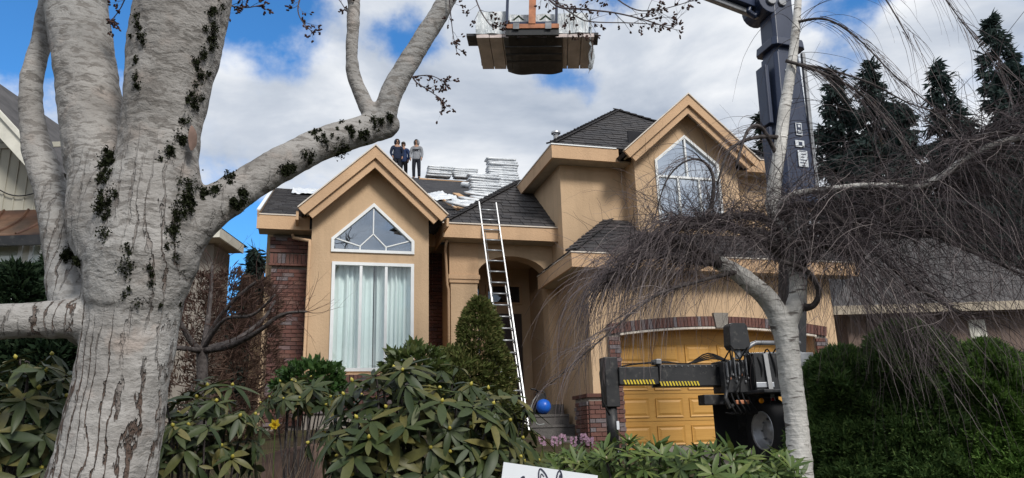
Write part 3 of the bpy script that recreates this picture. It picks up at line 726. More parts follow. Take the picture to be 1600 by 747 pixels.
# --- upper storey
m = MB(); m.wall([(5.3, 5.2), (10.7, 5.2), (10.7, 7.72), (5.3, 7.72)], [], 15.05, 15.2); part(m, 'wall', MAT['stucco'])
boxpart('wall', MAT['stucco'], (5.3, 15.2005, 5.2), (5.45, 20.5, 7.72)); boxpart('wall', MAT['stucco'], (10.55, 15.2005, 5.2), (10.7, 20.5, 7.72))
uw = [(7.37, 6.25), (8.95, 6.25), (8.95, 7.70), (8.15, 8.35), (7.37, 7.70)]
m = MB(); m.wall([(6.86, 5.7), (9.42, 5.7), (9.42, 7.95), (8.137, 9.05), (6.86, 7.93)], [uw], 14.5, 14.66); m.box((6.86, 14.661, 5.7), (7.0, 15.049, 8.0)); m.box((9.28, 14.661, 5.7), (9.42, 15.049, 8.0)); part(m, 'wall', MAT['stucco'])
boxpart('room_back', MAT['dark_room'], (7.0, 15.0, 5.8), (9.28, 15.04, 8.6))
gable(None, 8.137, 9.22, 6.46, 9.815, 7.71, 14.1, 19.0, 15.0, 14.5)
m = MB(); frame_loop(m, [(7.36, 6.24), (8.96, 6.24), (8.96, 7.705), (8.15, 8.362), (7.36, 7.705)], .06, 14.465, 14.56); w3 = part(m, 'window', MAT['white_paint']); w3['label'] = 'pointed upstairs window reflecting the cloudy sky'
m = MB(); m.box((7.42, 14.478, 7.30), (8.90, 14.55, 7.35)); part(m, 'transom', MAT['white_paint'], w3)
m = MB(); m.box((8.13, 14.479, 7.351), (8.17, 14.55, 8.30)); part(m, 'mullion', MAT['white_paint'], w3)
m = MB(); m.box((7.88, 14.479, 6.30), (7.925, 14.55, 7.299)); part(m, 'mullion', MAT['white_paint'], w3)
m = MB(); m.box((8.40, 14.479, 6.30), (8.445, 14.55, 7.299)); part(m, 'mullion', MAT['white_paint'], w3)
for q in ([(7.42, 6.29), (7.88, 6.29), (7.88, 7.30), (7.42, 7.30)], [(7.925, 6.29), (8.40, 6.29), (8.40, 7.30), (7.925, 7.30)], [(8.445, 6.29), (8.91, 6.29), (8.91, 7.30), (8.445, 7.30)],
          [(7.42, 7.35), (8.13, 7.35), (8.13, 8.30), (7.42, 7.68)], [(8.17, 7.35), (8.91, 7.35), (8.91, 7.68), (8.17, 8.30)]): pane(w3, q, 14.52, 'coated_glass')
# pyramid roof
zu, PU = 7.95, .81
cu, cv, hz_ = 7.93, 17.6, 7.95 + .81 * 2.93
E0, E1, F0, F1 = 5.0, 10.86, 14.65, 20.55
ru = slab_poly('roof', [(E0, F0, zu), (E1, F0, zu), (cu, cv, hz_)], 'roof_felt')
rul = slab_poly('roof', [(E0, F0 + .01, zu), (cu, cv + .01, hz_), (E0, F1, zu)], 'roof_felt')
slab_poly('roof', [(E1, F0 + .01, zu), (E1, F1, zu), (cu, cv + .01, hz_)], 'roof_felt')
slab_poly('roof', [(E0, F1 + .01, zu), (cu, cv + .02, hz_), (E1, F1 + .01, zu)], 'roof_felt')
su = math.hypot(1, PU)
facet((E0, F0 - .03, zu - .005), (1, 0, 0), (0, 1, PU), lambda s: (s / su, min(5.86 - s / su, 2.0 + s / su * .9) if s < 1.6 else 5.86 - s / su), 3.75, ru)
caps(ru, (E0, F0, zu + .01), (cu, cv, hz_ + .02), 22); caps(ru, (E1, F0, zu + .01), (cu, cv, hz_ + .02), 22)
boxpart('fascia', MAT['trim_tan'], (4.98, 14.60, 7.63), (6.55, 14.648, 7.935)); boxpart('fascia', MAT['trim_tan'], (9.72, 14.60, 7.63), (10.88, 14.648, 7.935))
boxpart('fascia', MAT['trim_tan'], (4.98, 14.649, 7.63), (5.025, 20.5, 7.935))
boxpart('drip_edge', MAT['white_paint'], (4.965, 14.58, 7.936), (6.5, 14.655, 7.962)); boxpart('drip_edge', MAT['pale_drip'], (9.8, 14.58, 7.936), (10.89, 14.655, 7.962)); boxpart('drip_edge', MAT['pale_drip'], (4.965, 14.656, 7.936), (5.03, 20.5, 7.962))
boxpart('soffit', MAT['soffit'], (5.026, 14.649, 7.65), (6.86, 15.049, 7.68)); boxpart('soffit', MAT['soffit'], (9.42, 14.649, 7.65), (10.86, 15.049, 7.68)); boxpart('soffit', MAT['soffit'], (5.026, 15.05, 7.65), (5.299, 20.4, 7.68))
# vent pipe with storm collar and cap
m = MB(); m.tube([(5.58, 16.0, 8.3), (5.58, 16.0, 8.78)], .065, 14); vp = part(m, 'vent_pipe', MAT['galvanised'], None, True)
m = MB(); m.tube([(5.58, 16.0, 8.79), (5.58, 16.0, 8.82)], .075, 14); m.tube([(5.58, 16.0, 8.821), (5.58, 16.0, 8.86), (5.58, 16.0, 8.885)], [.115, .115, .07], 14); m.tube([(5.58, 16.0, 8.42), (5.58, 16.0, 8.5)], [.12, .067], 14); part(m, 'vent_cap', MAT['galvanised'], vp)
# downspouts
m = MB(); m.tube([(-.38, 15.62, 5.95), (-.36, 15.66, 5.88), (-.03, 15.26, 5.72), (-.03, 15.24, 5.6), (-.04, 15.22, 3.05), (-.14, 15.18, 2.92), (-.14, 15.18, 2.2)], .034, 8); part(m, 'downspout', MAT['trim_tan'], None, True)
m = MB(); m.tube([(2.83, 15.6, 5.94), (2.83, 15.78, 5.8), (2.87, 15.80, 5.0), (2.90, 15.82, 4.9), (2.90, 15.82, 2.1)], .03, 8); part(m, 'downspout', MAT['trim_tan'], None, True)
# outlet cover on the garage flank
m = MB(); m.box((5.375, 14.78, 2.32), (5.397, 14.92, 2.50)); m.box((5.36, 14.81, 2.35), (5.3745, 14.85, 2.47)); part(m, 'outlet_cover', MAT['white_paint'])
# side wing at the far left
m = MB(); m.wall([(-1.32, 1.6), (-.91, 1.6), (-.91, 5.25), (-1.32, 4.95)], [], 19.0, 22.0); part(m, 'wall', MAT['side_stucco'])
slab_poly('roof', [(-1.5, 18.8, 4.90), (-.91, 18.8, 5.33), (-.91, 22.3, 5.33), (-1.5, 22.3, 4.90)], 'roof_felt')

# ------------------------------------------------------------------ foliage helpers
def rvec(a=1.0): return Vector((random.uniform(-a, a), random.uniform(-a, a), random.uniform(-a, a)))
def smooth_path(pts, sub=5):
    P = [Vector(p) for p in pts]; out = []
    for i in range(len(P) - 1):
        p0, p1, p2, p3 = P[max(i - 1, 0)], P[i], P[i + 1], P[min(i + 2, len(P) - 1)]
        for k in range(sub):
            t = k / sub
            out.append(.5 * ((2 * p1) + (p2 - p0) * t + (2 * p0 - 5 * p1 + 4 * p2 - p3) * t * t + (3 * p1 - p0 - 3 * p2 + p3) * t ** 3))
    out.append(P[-1]); return out
def interp(vals, sub=5):
    out = []
    for a, b in zip(vals, vals[1:]): out += [lerp(a, b, k / sub) for k in range(sub)]
    return out + [vals[-1]]
def limb(mb, spec, sub=5, n=12, wob=.04, cap=True):
    """spec: (px, py, depth Y, half width in photo pixels) along the limb; returns path and radii in metres"""
    P = [at(a, b, y) for a, b, y, h in spec]; rad = [h * mpp(p) for p, (a, b, y, h) in zip(P, spec)]
    path, rr = smooth_path(P, sub), interp(rad, sub)
    rr = [r * (1 + wob * noise.noise(p * 4)) for p, r in zip(path, rr)]
    mb.tube(path, rr, n, caps=cap); return path, rr
def fused(mb, name, mat, parent, voxel, disp=.0, dscale=5, it=3):
    """weld overlapping limbs into one continuous skin"""
    o = mb.build(name, mat)
    md = o.modifiers.new('r', 'REMESH'); md.mode = 'VOXEL'; md.voxel_size = voxel
    sm = o.modifiers.new('s', 'SMOOTH'); sm.factor = .5; sm.iterations = it
    dg = bpy.context.evaluated_depsgraph_get(); me = bpy.data.meshes.new_from_object(o.evaluated_get(dg)); o.modifiers.clear(); o.data = me
    me.name = name
    if disp:
        cn = [(v.co.copy(), v.normal.copy()) for v in me.vertices]; flat_ = []
        for c, n_ in cn: flat_ += (c + n_ * disp * (noise.noise(c * dscale) + .6 * noise.noise(c * dscale * 3.1)))[:]
        me.vertices.foreach_set('co', flat_)
    me.polygons.foreach_set('use_smooth', [True] * len(me.polygons)); o.parent = parent
    if parent: o.location = -Vector(parent.location)
    return o
def twig(mb, p, d, L, r, grav=.0, jit=.18, seg=.06, n=3, kids=0, kidlen=.5, tips=None, taper=.25):
    """a thin wandering shoot with optional side shoots"""
    p, d = Vector(p), Vector(d).normalized(); k = max(3, int(L / seg)); pts, rr = [p.copy()], [r]
    for i in range(k):
        d = (d + rvec(jit) + Vector((0, 0, -grav))).normalized(); p = p + d * (L / k); pts.append(p.copy()); rr.append(r * lerp(1, taper, (i + 1) / k))
    mb.tube(pts, rr, n, caps=False)
    if tips is not None: tips.append((pts[-1], d))
    for j in range(kids):
        i = random.randint(max(1, k // 5), k - 1); q = (pts[i] - pts[i - 1]).normalized()
        twig(mb, pts[i], q + rvec(.9), L * kidlen * random.uniform(.5, 1.1), rr[i] * .7, grav, jit, seg, n, 0, tips=tips)
    return pts
def spray(mb, c, d, size, nb=6, w=.25, droop=.3):
    """a small fan of narrow leaf blades"""
    d = d.normalized(); x = d.orthogonal().normalized(); y = d.cross(x)
    for k in range(nb):
        e = (d + x * random.uniform(-.9, .9) + y * random.uniform(-.9, .9) + Vector((0, 0, -droop * random.random()))).normalized()
        s = e.cross(rvec()).normalized() * size * w; L = size * random.uniform(.6, 1.2); b = c + rvec(size * .25)
        i = len(mb.v); mb.v += [tuple(b - s * .4), tuple(b + e * L * .55 + s), tuple(b + e * L), tuple(b + e * L * .5 - s)]
        mb.f.append((i, i + 1, i + 2, i + 3)); mb.m.append(0)
def mass(n, inside, centre, outward, size, nb=6, w=.25, droop=.3):
    mb = MB()
    for _ in range(n):
        p = inside(); spray(mb, p, outward(p), size * random.uniform(.7, 1.3), nb, w, droop)
    return mb

# ------------------------------------------------------------------ the big maple
mbase = at(150, 860, 3.4); mbase.z = gz(mbase.x, mbase.y)
maple = empty('maple_tree', mbase)
tag(maple, 'bare maple with thick pale grey mossy trunk splitting into several limbs at the left', 'tree')
mb = MB()
A0 = [(118, 1010, 3.42, 107), (138, 860, 3.42, 90), (160, 747, 3.4, 79), (176, 670, 3.4, 72), (190, 600, 3.4, 68), (204, 520, 3.4, 69), (212, 450, 3.4, 75), (210, 400, 3.4, 81)]
limb(mb, A0 + [(180, 340, 3.42, 72), (161, 270, 3.45, 52), (147, 200, 3.48, 46), (135, 120, 3.5, 44), (118, 0, 3.55, 46), (98, -120, 3.6, 46), (80, -300, 3.7, 42)], n=20, wob=.05)
limb(mb, [(205, 480, 3.38, 70), (222, 400, 3.36, 84), (236, 330, 3.34, 76), (245, 260, 3.32, 62), (254, 190, 3.3, 59), (266, 110, 3.28, 64), (287, 0, 3.25, 70), (312, -120, 3.2, 68), (345, -300, 3.15, 62)], n=20, wob=.06)
limb(mb, [(235, 420, 3.36, 60), (280, 365, 3.38, 44), (330, 327, 3.42, 33), (385, 290, 3.5, 28)], n=16)
limb(mb, [(150, 500, 3.45, 50), (112, 462, 3.5, 34), (100, 400, 3.56, 29), (90, 340, 3.6, 27)], n=14)
limb(mb, [(170, 500, 3.36, 40), (110, 498, 3.32, 31), (60, 500, 3.3, 29)], n=14)
fused(mb, 'trunk', MAT['maple_bark'], maple, .014, .008, 7)
rel = -Vector(mbase)
def mpart(mb, name, mat, smooth=True): return mb.build(name, MAT[mat], maple, rel, smooth)
C_ = [(372, 298, 3.48, 29), (430, 262, 3.58, 27), (500, 226, 3.72, 26), (560, 206, 3.86, 24), (596, 198, 3.95, 20), (612, 197, 3.98, 18), (620, 199, 4.0, 10)]
mb = MB(); pC, rC = limb(mb, C_, n=14, wob=.10)
limb(mb, [(560, 205, 3.86, 20), (580, 186, 3.9, 15), (570, 160, 3.9, 12.5), (555, 125, 3.9, 11), (550, 95, 3.9, 10), (551, 50, 3.9, 10), (553, 0, 3.9, 9.5), (558, -80, 3.9, 9)], n=10)
limb(mb, [(575, 205, 3.9, 20), (598, 185, 3.92, 19), (612, 145, 3.93, 18), (638, 98, 3.95, 17), (665, 55, 3.97, 16), (690, 15, 3.98, 15), (712, -30, 4.0, 14), (745, -120, 4.0, 12)], n=10)
fused(mb, 'branch', MAT['maple_bark'], maple, .010, .005, 9)
mb = MB(); pD, rD = limb(mb, [(93, 350, 3.6, 28), (76, 285, 3.64, 25), (59, 235, 3.67, 22), (51, 190, 3.7, 19), (48, 150, 3.7, 17), (51, 115, 3.7, 16), (66, 62, 3.72, 16), (76, 0, 3.75, 15), (84, -100, 3.8, 14)], n=12, wob=.08)
limb(mb, [(52, 150, 3.7, 16), (44, 128, 3.7, 11), (36, 118, 3.7, 7)], n=8); fused(mb, 'branch', MAT['maple_bark'], maple, .012, .005, 9)
mb = MB(); limb(mb, [(80, 499, 3.31, 29.5), (30, 501, 3.26, 28.5), (-30, 504, 3.2, 28), (-120, 502, 3.1, 26), (-260, 480, 3.0, 22), (-420, 430, 2.95, 17), (-620, 330, 2.95, 11), (-800, 200, 3.0, 5)], n=14, wob=.06); fused(mb, 'branch', MAT['maple_bark'], maple, .012, .004, 9)
# the sawn scar and ring
mb = MB(); p = at(301, 216, 3.20); x, y, z = (HU * .2 + Vector((.9, -.45, 0))).normalized(), Vector((0, 0, 1)), 0
nrm = (Vector((.75, -.6, .1))).normalized(); tx = Vector((0, 0, 1)) - nrm * nrm.z; tx.normalize(); ty = nrm.cross(tx)
mb.v = [tuple(p + nrm * .012)] + [tuple(p + tx * (.062 + .008 * math.sin(3 * a)) * math.cos(a) + ty * .022 * math.sin(a)) for a in [k * math.pi / 8 for k in range(16)]]; mb.f = [(0, 1 + k, 1 + (k + 1) % 16) for k in range(16)]; mb.m = [0] * 16
mb.f = [tuple(reversed(f)) for f in mb.f]; mpart(mb, 'scar', 'edging_stone')
# moss: dark tufts in the crotch, along cracks and on the branch
mb = MB()
def tuft(p, r, n):
    r *= random.uniform(.6, 2.2); n = int(n * 2.0)
    for _ in range(n):
        c = p + Vector((random.gauss(0, .45), random.gauss(0, .45), random.gauss(0, .6))) * r; e = rvec().normalized() * random.uniform(.006, .014); f = e.cross(rvec()).normalized() * .005
        i = len(mb.v); mb.v += [tuple(c - f), tuple(c + f), tuple(c + e)]; mb.f.append((i, i + 1, i + 2)); mb.m.append(0)
def moss_on(px, py, r=.02, n=60):
    d = ray(px + random.gauss(0, 3), py + random.gauss(0, 3)); best = None
    for b_ in MBVH:
        loc, *_ = b_.ray_cast(CAM, d)
        if loc and (best is None or (loc - CAM).length < (best - CAM).length): best = loc
    if best: tuft(best, r, n)
MBVH = [BVHTree.FromPolygons([v.co for v in c.data.vertices], [p.vertices for p in c.data.polygons]) for c in COL.objects if c.parent == maple and c.name.split('.')[0] in ('trunk', 'branch')]
for k in range(40): t_ = random.random(); moss_on(lerp(172, 158, t_) + random.uniform(-9, 9), lerp(235, 372, t_), .016, 46)
for k in range(26): t_ = random.random(); moss_on(lerp(300, 272, t_) + random.uniform(-12, 12), lerp(285, 372, t_), .017, 46)
for k in range(18): t_ = random.random(); moss_on(lerp(292, 256, t_) + random.uniform(-6, 6), lerp(205, 248, t_), .012, 36)
for k in range(34): t_ = random.random(); moss_on(lerp(356, 300, t_) + random.uniform(-22, -4), lerp(5, 195, t_), .013, 40)
for k in range(16): t_ = random.random(); moss_on(214 + random.uniform(-5, 8), lerp(20, 140, t_), .01, 30)
for (a, b) in ((320, 300), (335, 297), (362, 279), (371, 312), (365, 322), (378, 302), (445, 270), (456, 262), (530, 238), (538, 230), (486, 246), (565, 213), (500, 215), (590, 190), (608, 186), (545, 205), (110, 400), (100, 405), (115, 398), (124, 404)):
    for k in range(5): moss_on(a + random.uniform(-6, 6), b + random.uniform(-6, 6), .012, 40)
for k in range(22): moss_on(random.uniform(480, 605), random.uniform(186, 232), .006, 14)
for k in range(16): moss_on(random.uniform(180, 300), random.uniform(380, 480), .012, 30)
stuff(mpart(mb, 'moss', 'moss', False))
# fine shoots with buds at the top of the picture
mb, tips = MB(), []
def shoot(spec, r0, kids, kidlen, grav=.02):
    P = smooth_path([at(a, b, y) for a, b, y in spec], 5); mb.tube(P, [lerp(r0, r0 * .4, i / len(P)) for i in range(len(P))], 5, caps=False)
    for _ in range(kids):
        i = random.randint(2, len(P) - 1); d = (P[i] - P[i - 1]).normalized()
        twig(mb, P[i], d + rvec(1.0), kidlen * random.uniform(.4, 1.2), r0 * .4, grav, .22, .03, 3, 2, .5, tips)
    tips.append((P[-1], P[-1] - P[-2]))
shoot([(742, -112, 4.0), (790, -70, 3.95), (835, -30, 3.9), (870, 0, 3.87)], .008, 4, .12); shoot([(742, -112, 4.0), (840, -90, 3.9), (930, -30, 3.8)], .007, 4, .12); shoot([(556, -60, 3.9), (520, -55, 3.8), (480, -30, 3.7)], .006, 2, .1); shoot([(557, -70, 3.9), (548, -45, 3.9), (540, -20, 3.9)], .005, 2, .06); shoot([(708, -24, 4.0), (702, -22, 3.93), (700, -20, 3.9)], .005, 0, .1); shoot([(718, -45, 4.0), (728, -38, 3.95), (735, -25, 3.9)], .006, 0, .1)
shoot([(835, -30, 3.9), (868, 8, 3.85), (905, 14, 3.8), (960, 20, 3.75), (1010, 32, 3.7), (1045, 44, 3.7)], .007, 16, .16)
shoot([(850, -10, 3.9), (900, 25, 3.85), (925, 34, 3.8), (990, 36, 3.75), (1050, 40, 3.7)], .005, 12, .14)
shoot([(930, -30, 3.8), (985, 12, 3.8), (1030, 15, 3.8), (1085, 0, 3.8)], .005, 12, .14)
shoot([(640, 112, 3.96), (650, 128, 3.9), (668, 140, 3.85), (690, 155, 3.8)], .005, 11, .11, -.02)
shoot([(645, 120, 3.96), (672, 118, 3.9), (695, 128, 3.85)], .004, 7, .08, -.02)
shoot([(700, -20, 3.9), (704, 20, 3.9), (708, 55, 3.9), (714, 82, 3.9)], .004, 7, .08)
shoot([(735, -25, 3.9), (750, 15, 3.9), (765, 38, 3.9), (772, 42, 3.9)], .005, 8, .10)
shoot([(480, -30, 3.7), (466, 8, 3.7), (470, 30, 3.7), (488, 50, 3.7)], .005, 8, .09)
shoot([(330, 0, 3.4), (355, 8, 3.4), (385, 12, 3.4), (415, 6, 3.4)], .005, 9, .08)
shoot([(210, -40, 3.3), (190, 10, 3.35), (172, 34, 3.35)], .004, 7, .07)
shoot([(540, -20, 3.9), (545, 20, 3.9), (530, 0, 3.9), (515, -10, 3.9)], .004, 4, .06)
stuff(mpart(mb, 'twigs', 'twig_dark', False))
mb = MB()
for p, d in tips:
    for k in range(3):
        e = (Vector(d).normalized() + rvec(.7)).normalized() * .016; q = Vector(p) + rvec(.008); mb.tube([q, q + e * .5, q + e], [.003, .0055, .001], 5, caps=False)
stuff(mpart(mb, 'buds', 'twig_red', False))

# ------------------------------------------------------------------ weeping birch
bb = at(1253, 800, 5.6); bb.z = gz(bb.x, bb.y)
birch = empty('weeping_birch', bb)
tag(birch, 'leafless weeping birch with white trunk and drooping dark twigs at the right', 'tree')
relb = -Vector(bb); BY = 5.6
mb = MB()
limb(mb, [(1258, 860, BY, 27), (1252, 747, BY, 19.5), (1247, 690, BY, 18.5), (1241, 630, BY, 18), (1233, 570, BY, 18), (1229, 530, BY, 19), (1222, 500, BY, 22)], n=14)
limb(mb, [(1226, 520, BY, 18), (1208, 478, BY, 17), (1178, 447, BY - .03, 15), (1150, 425, BY - .06, 13.5), (1118, 408, BY - .1, 11)], n=12)
limb(mb, [(1228, 515, BY, 15), (1244, 470, BY + .05, 14), (1246, 435, BY + .08, 13), (1232, 390, BY + .1, 12), (1214, 350, BY + .1, 12), (1207, 310, BY + .1, 12)], n=12)
fused(mb, 'trunk', MAT['birch_bark'], birch, .012, .006, 9)
def bpart(mb, name, mat, smooth=True): return mb.build(name, MAT[mat], birch, relb, smooth)
anchors = []       # (point, tangent, zone)
def bough(spec, name, mat, zone, n=8, add=True):
    m_ = MB(); P, rr = limb(m_, spec, 6, n, .08); bpart(m_, name, mat)
    if add: anchors.extend((P[i], (P[i] - P[i - 1]).normalized(), zone) for i in range(1, len(P)))
    return P
bough([(1208, 318, 5.7, 11.5), (1211, 280, 5.7, 10.5), (1219, 230, 5.7, 10), (1226, 170, 5.72, 9), (1236, 110, 5.74, 8), (1243, 50, 5.76, 6.5), (1247, 0, 5.78, 5.5), (1252, -90, 5.8, 4.5), (1262, -200, 5.8, 3)], 'branch', 'birch_bark', 'lead', 10)
bough([(1125, 412, 5.5, 10), (1090, 392, 5.42, 8), (1050, 378, 5.35, 7), (1020, 380, 5.3, 6), (1000, 392, 5.25, 4)], 'branch', 'limb_dark', 'left')
bough([(1118, 410, 5.5, 7), (1080, 408, 5.35, 5), (1030, 400, 5.2, 3.5), (985, 410, 5.1, 2.5), (950, 440, 5.05, 1.5)], 'branch', 'limb_dark', 'left')
bough([(1150, 425, 5.5, 4), (1090, 440, 5.3, 2.6), (1020, 465, 5.1, 1.9), (940, 530, 5.0, 1.3), (860, 600, 5.0, .8)], 'branch', 'limb_dark', 'low')
bough([(1210, 330, 5.7, 8), (1238, 305, 5.6, 5), (1290, 296, 5.5, 4.5), (1350, 290, 5.4, 4.5), (1400, 290, 5.3, 4.5)], 'branch', 'birch_bark', 'right')
bough([(1395, 290, 5.31, 4.5), (1432, 291, 5.25, 5), (1470, 276, 5.2, 5.5), (1505, 250, 5.15, 5.5), (1545, 229, 5.1, 5.5), (1600, 213, 5.0, 5), (1700, 195, 4.9, 4)], 'branch', 'birch_bark', 'right')
bough([(1212, 345, 5.7, 7), (1250, 318, 5.5, 5), (1300, 335, 5.4, 4), (1360, 385, 5.3, 3.5), (1420, 440, 5.2, 3), (1500, 490, 5.1, 2)], 'branch', 'limb_dark', 'right')
bough([(1230, 390, 5.7, 8), (1280, 360, 5.5, 6), (1340, 345, 5.4, 5), (1420, 350, 5.3, 4), (1500, 385, 5.2, 3), (1600, 430, 5.1, 2)], 'branch', 'limb_dark', 'right')
bough([(1495, 250, 5.16, 3.5), (1510, 225, 5.1, 3.5), (1545, 210, 5.05, 3.5), (1600, 206, 5, 3), (1680, 215, 4.9, 3)], 'branch', 'limb_dark', 'right')
bough([(1228, 400, 5.7, 9), (1190, 375, 5.5, 7), (1140, 355, 5.4, 6), (1080, 352, 5.3, 5), (1030, 365, 5.2, 4)], 'branch', 'limb_dark', 'mat')
bough([(1235, 395, 5.7, 8), (1200, 345, 5.6, 6), (1150, 338, 5.5, 5), (1100, 345, 5.4, 4), (1060, 340, 5.3, 4)], 'branch', 'limb_dark', 'mat')
bough([(1240, 430, 5.7, 8), (1270, 395, 5.5, 6), (1310, 380, 5.4, 5), (1350, 400, 5.3, 4)], 'branch', 'limb_dark', 'mat')
bough([(1246, 480, 5.65, 8), (1270, 478, 5.55, 5), (1279, 455, 5.5, 4), (1262, 425, 5.45, 4), (1220, 408, 5.4, 3.5)], 'branch', 'limb_dark', 'mat', add=False)
bough([(1100, 350, 5.4, 3.2), (1112, 320, 5.35, 3), (1114, 275, 5.3, 2.6), (1095, 250, 5.3, 2), (1066, 255, 5.3, 1.5), (1040, 285, 5.3, 1.2), (1022, 345, 5.3, .8)], 'branch', 'limb_dark', 'arc')
bough([(1215, 245, 5.7, 4), (1190, 200, 5.6, 3), (1168, 205, 5.5, 2.5), (1150, 260, 5.5, 2)], 'branch', 'limb_dark', 'arc')
bough([(1221, 215, 5.7, 4), (1180, 215, 5.6, 3), (1140, 235, 5.5, 2.2), (1120, 290, 5.5, 1.6)], 'branch', 'limb_dark', 'arc')
bough([(1236, 100, 5.74, 3), (1290, 108, 5.6, 2), (1360, 130, 5.5, 1.5), (1430, 165, 5.4, 1.1), (1520, 185, 5.4, .8)], 'branch', 'limb_dark', 'top')
bough([(1228, 95, 5.7, 3), (1280, 112, 5.6, 2.2), (1350, 150, 5.5, 1.8), (1420, 230, 5.4, 1.5), (1500, 330, 5.3, 1.5)], 'branch', 'limb_dark', 'top')
bough([(1243, 35, 5.76, 2.5), (1290, 30, 5.6, 1.8), (1340, 60, 5.5, 1.3), (1400, 120, 5.4, 1), (1475, 180, 5.4, 1)], 'branch', 'limb_dark', 'top')
bough([(1250, -60, 5.8, 2.5), (1310, -70, 5.6, 1.8), (1370, -20, 5.5, 1.3), (1420, 60, 5.4, .8)], 'branch', 'limb_dark', 'top')
bough([(1250, -80, 5.8, 2.5), (1340, -110, 5.5, 1.8), (1430, -60, 5.4, 1.2), (1500, 30, 5.3, .9), (1560, 110, 5.3, .6)], 'branch', 'limb_dark', 'top')
tw = MB()
zones = {}
for a in anchors: zones.setdefault(a[2], []).append(a)
rg_ = random.Random(5)
def hang(p, d, L, r, grav, jit=.12): return twig(tw, p, d, L, r, grav, jit, .05, 3)
RT, UPV, TO = Vector((1, 0, 0)), Vector((0, 0, 1)), Vector((0, -1, 0))
def group(zone, n, mk):
    for _ in range(n):
        p, t_, z_ = rg_.choice(zones[zone]); mk(p + rvec(.03), t_)
def curtain(side, lo, hi, r0, g, out=.8):
    def f(p, t_):
        d = RT * side * random.uniform(.1, out) + UPV * random.uniform(-.1, .55) + TO * random.uniform(-.7, .6) + t_ * .5
        pts = hang(p, d, random.uniform(lo, hi), r0 * random.uniform(.6, 1.3), g * random.uniform(.6, 1.3))
        if random.random() < .7:
            q = pts[len(pts) // 3]; hang(q, (pts[len(pts) // 3 + 1] - q) + rvec(.04), random.uniform(lo, hi) * .6, r0 * .55, g)
    return f
group('left', 330, curtain(-1, .4, 1.15, .0029, .17)); group('low', 80, curtain(-1, .25, .65, .0025, .2)); group('mat', 360, curtain(-.35, .35, 1.0, .0029, .16, 1.6)); group('arc', 90, curtain(-.6, .25, .7, .0026, .18))
def flow(p, t_):
    d = RT * random.uniform(-.35, 1) + UPV * random.uniform(-.35, .5) + TO * random.uniform(-.9, .7); pts = hang(p, d, random.uniform(.35, 1.5), .0027 * random.uniform(.6, 1.3), .06 * random.uniform(.4, 1.8), .17)
    for j in range(2):
        i = random.randint(2, len(pts) - 2); hang(pts[i], (pts[i + 1] - pts[i]) + rvec(.04) - UPV * .02, random.uniform(.3, .8), .0016, .07, .16)
group('right', 860, flow)
def mesh_tangle(p, t_):
    twig(tw, p, rvec() + UPV * .3, random.uniform(.3, .8), .0027, .05, .33, .05, 3, 1, .6)
group('mat', 720, mesh_tangle); group('left', 200, mesh_tangle); group('right', 480, mesh_tangle)
def topf(p, t_): hang(p, t_ * .8 + RT * random.uniform(-.1, .7) + TO * random.uniform(-.4, .4) - UPV * .2, random.uniform(.35, 1.0), .0024, .11, .09)
group('top', 260, topf); group('lead', 46, lambda p, t_: hang(p, RT * random.uniform(-.3, 1) + UPV * random.uniform(.1, .8) + TO * random.uniform(-.5, .5), random.uniform(.4, 1.1), .003, .13, .09))
# long fall in front of the hedge
for _ in range(120):
    a = random.random(); s0 = at(lerp(1330, 1420, a) + random.uniform(-30, 30), lerp(400, 470, random.random()), random.uniform(5.0, 5.3))
    pts = hang(s0, RT * random.uniform(.1, .9) - UPV * random.uniform(.4, 1) + TO * random.uniform(-.3, .3), random.uniform(.3, .95), .0026, .05, .12)
    hang(pts[len(pts) // 2], RT * random.uniform(.1, .9) - UPV * random.uniform(.3, 1), random.uniform(.15, .4), .002, .05, .12)
stuff(bpart(tw, 'twigs', 'twig_dark', False))

# ------------------------------------------------------------------ broad-leaved shrubs
def leaf_geo(wid, curl, fold, k=6):
    V, F = [], []
    for i in range(k):
        t = i / (k - 1); w = wid * (math.sin(math.pi * min(1, .06 + t * .94)) ** .75) * (1 if t < .99 else .05); z = -curl * t * t
        V += [(-w, t, z + fold * w), (0, t, z), (w, t, z + fold * w)]
    for i in range(k - 1):
        b = i * 3; F += [(b, b + 1, b + 4, b + 3), (b + 1, b + 2, b + 5, b + 4)]
    return V, F
def leaf_mesh(geo, mat):
    me = bpy.data.meshes.new('leaf'); me.from_pydata(geo[0], [], geo[1]); me.materials.append(MAT[mat]); me.polygons.foreach_set('use_smooth', [True] * len(me.polygons)); return me
GEO_R = [leaf_geo(.135, c, f) for c, f in ((.10, .25), (.25, .35), (.02, .15), (.38, .3))]
GEO_S = [leaf_geo(.115, c, f) for c, f in ((.12, .2), (.3, .3), (.05, .2))]
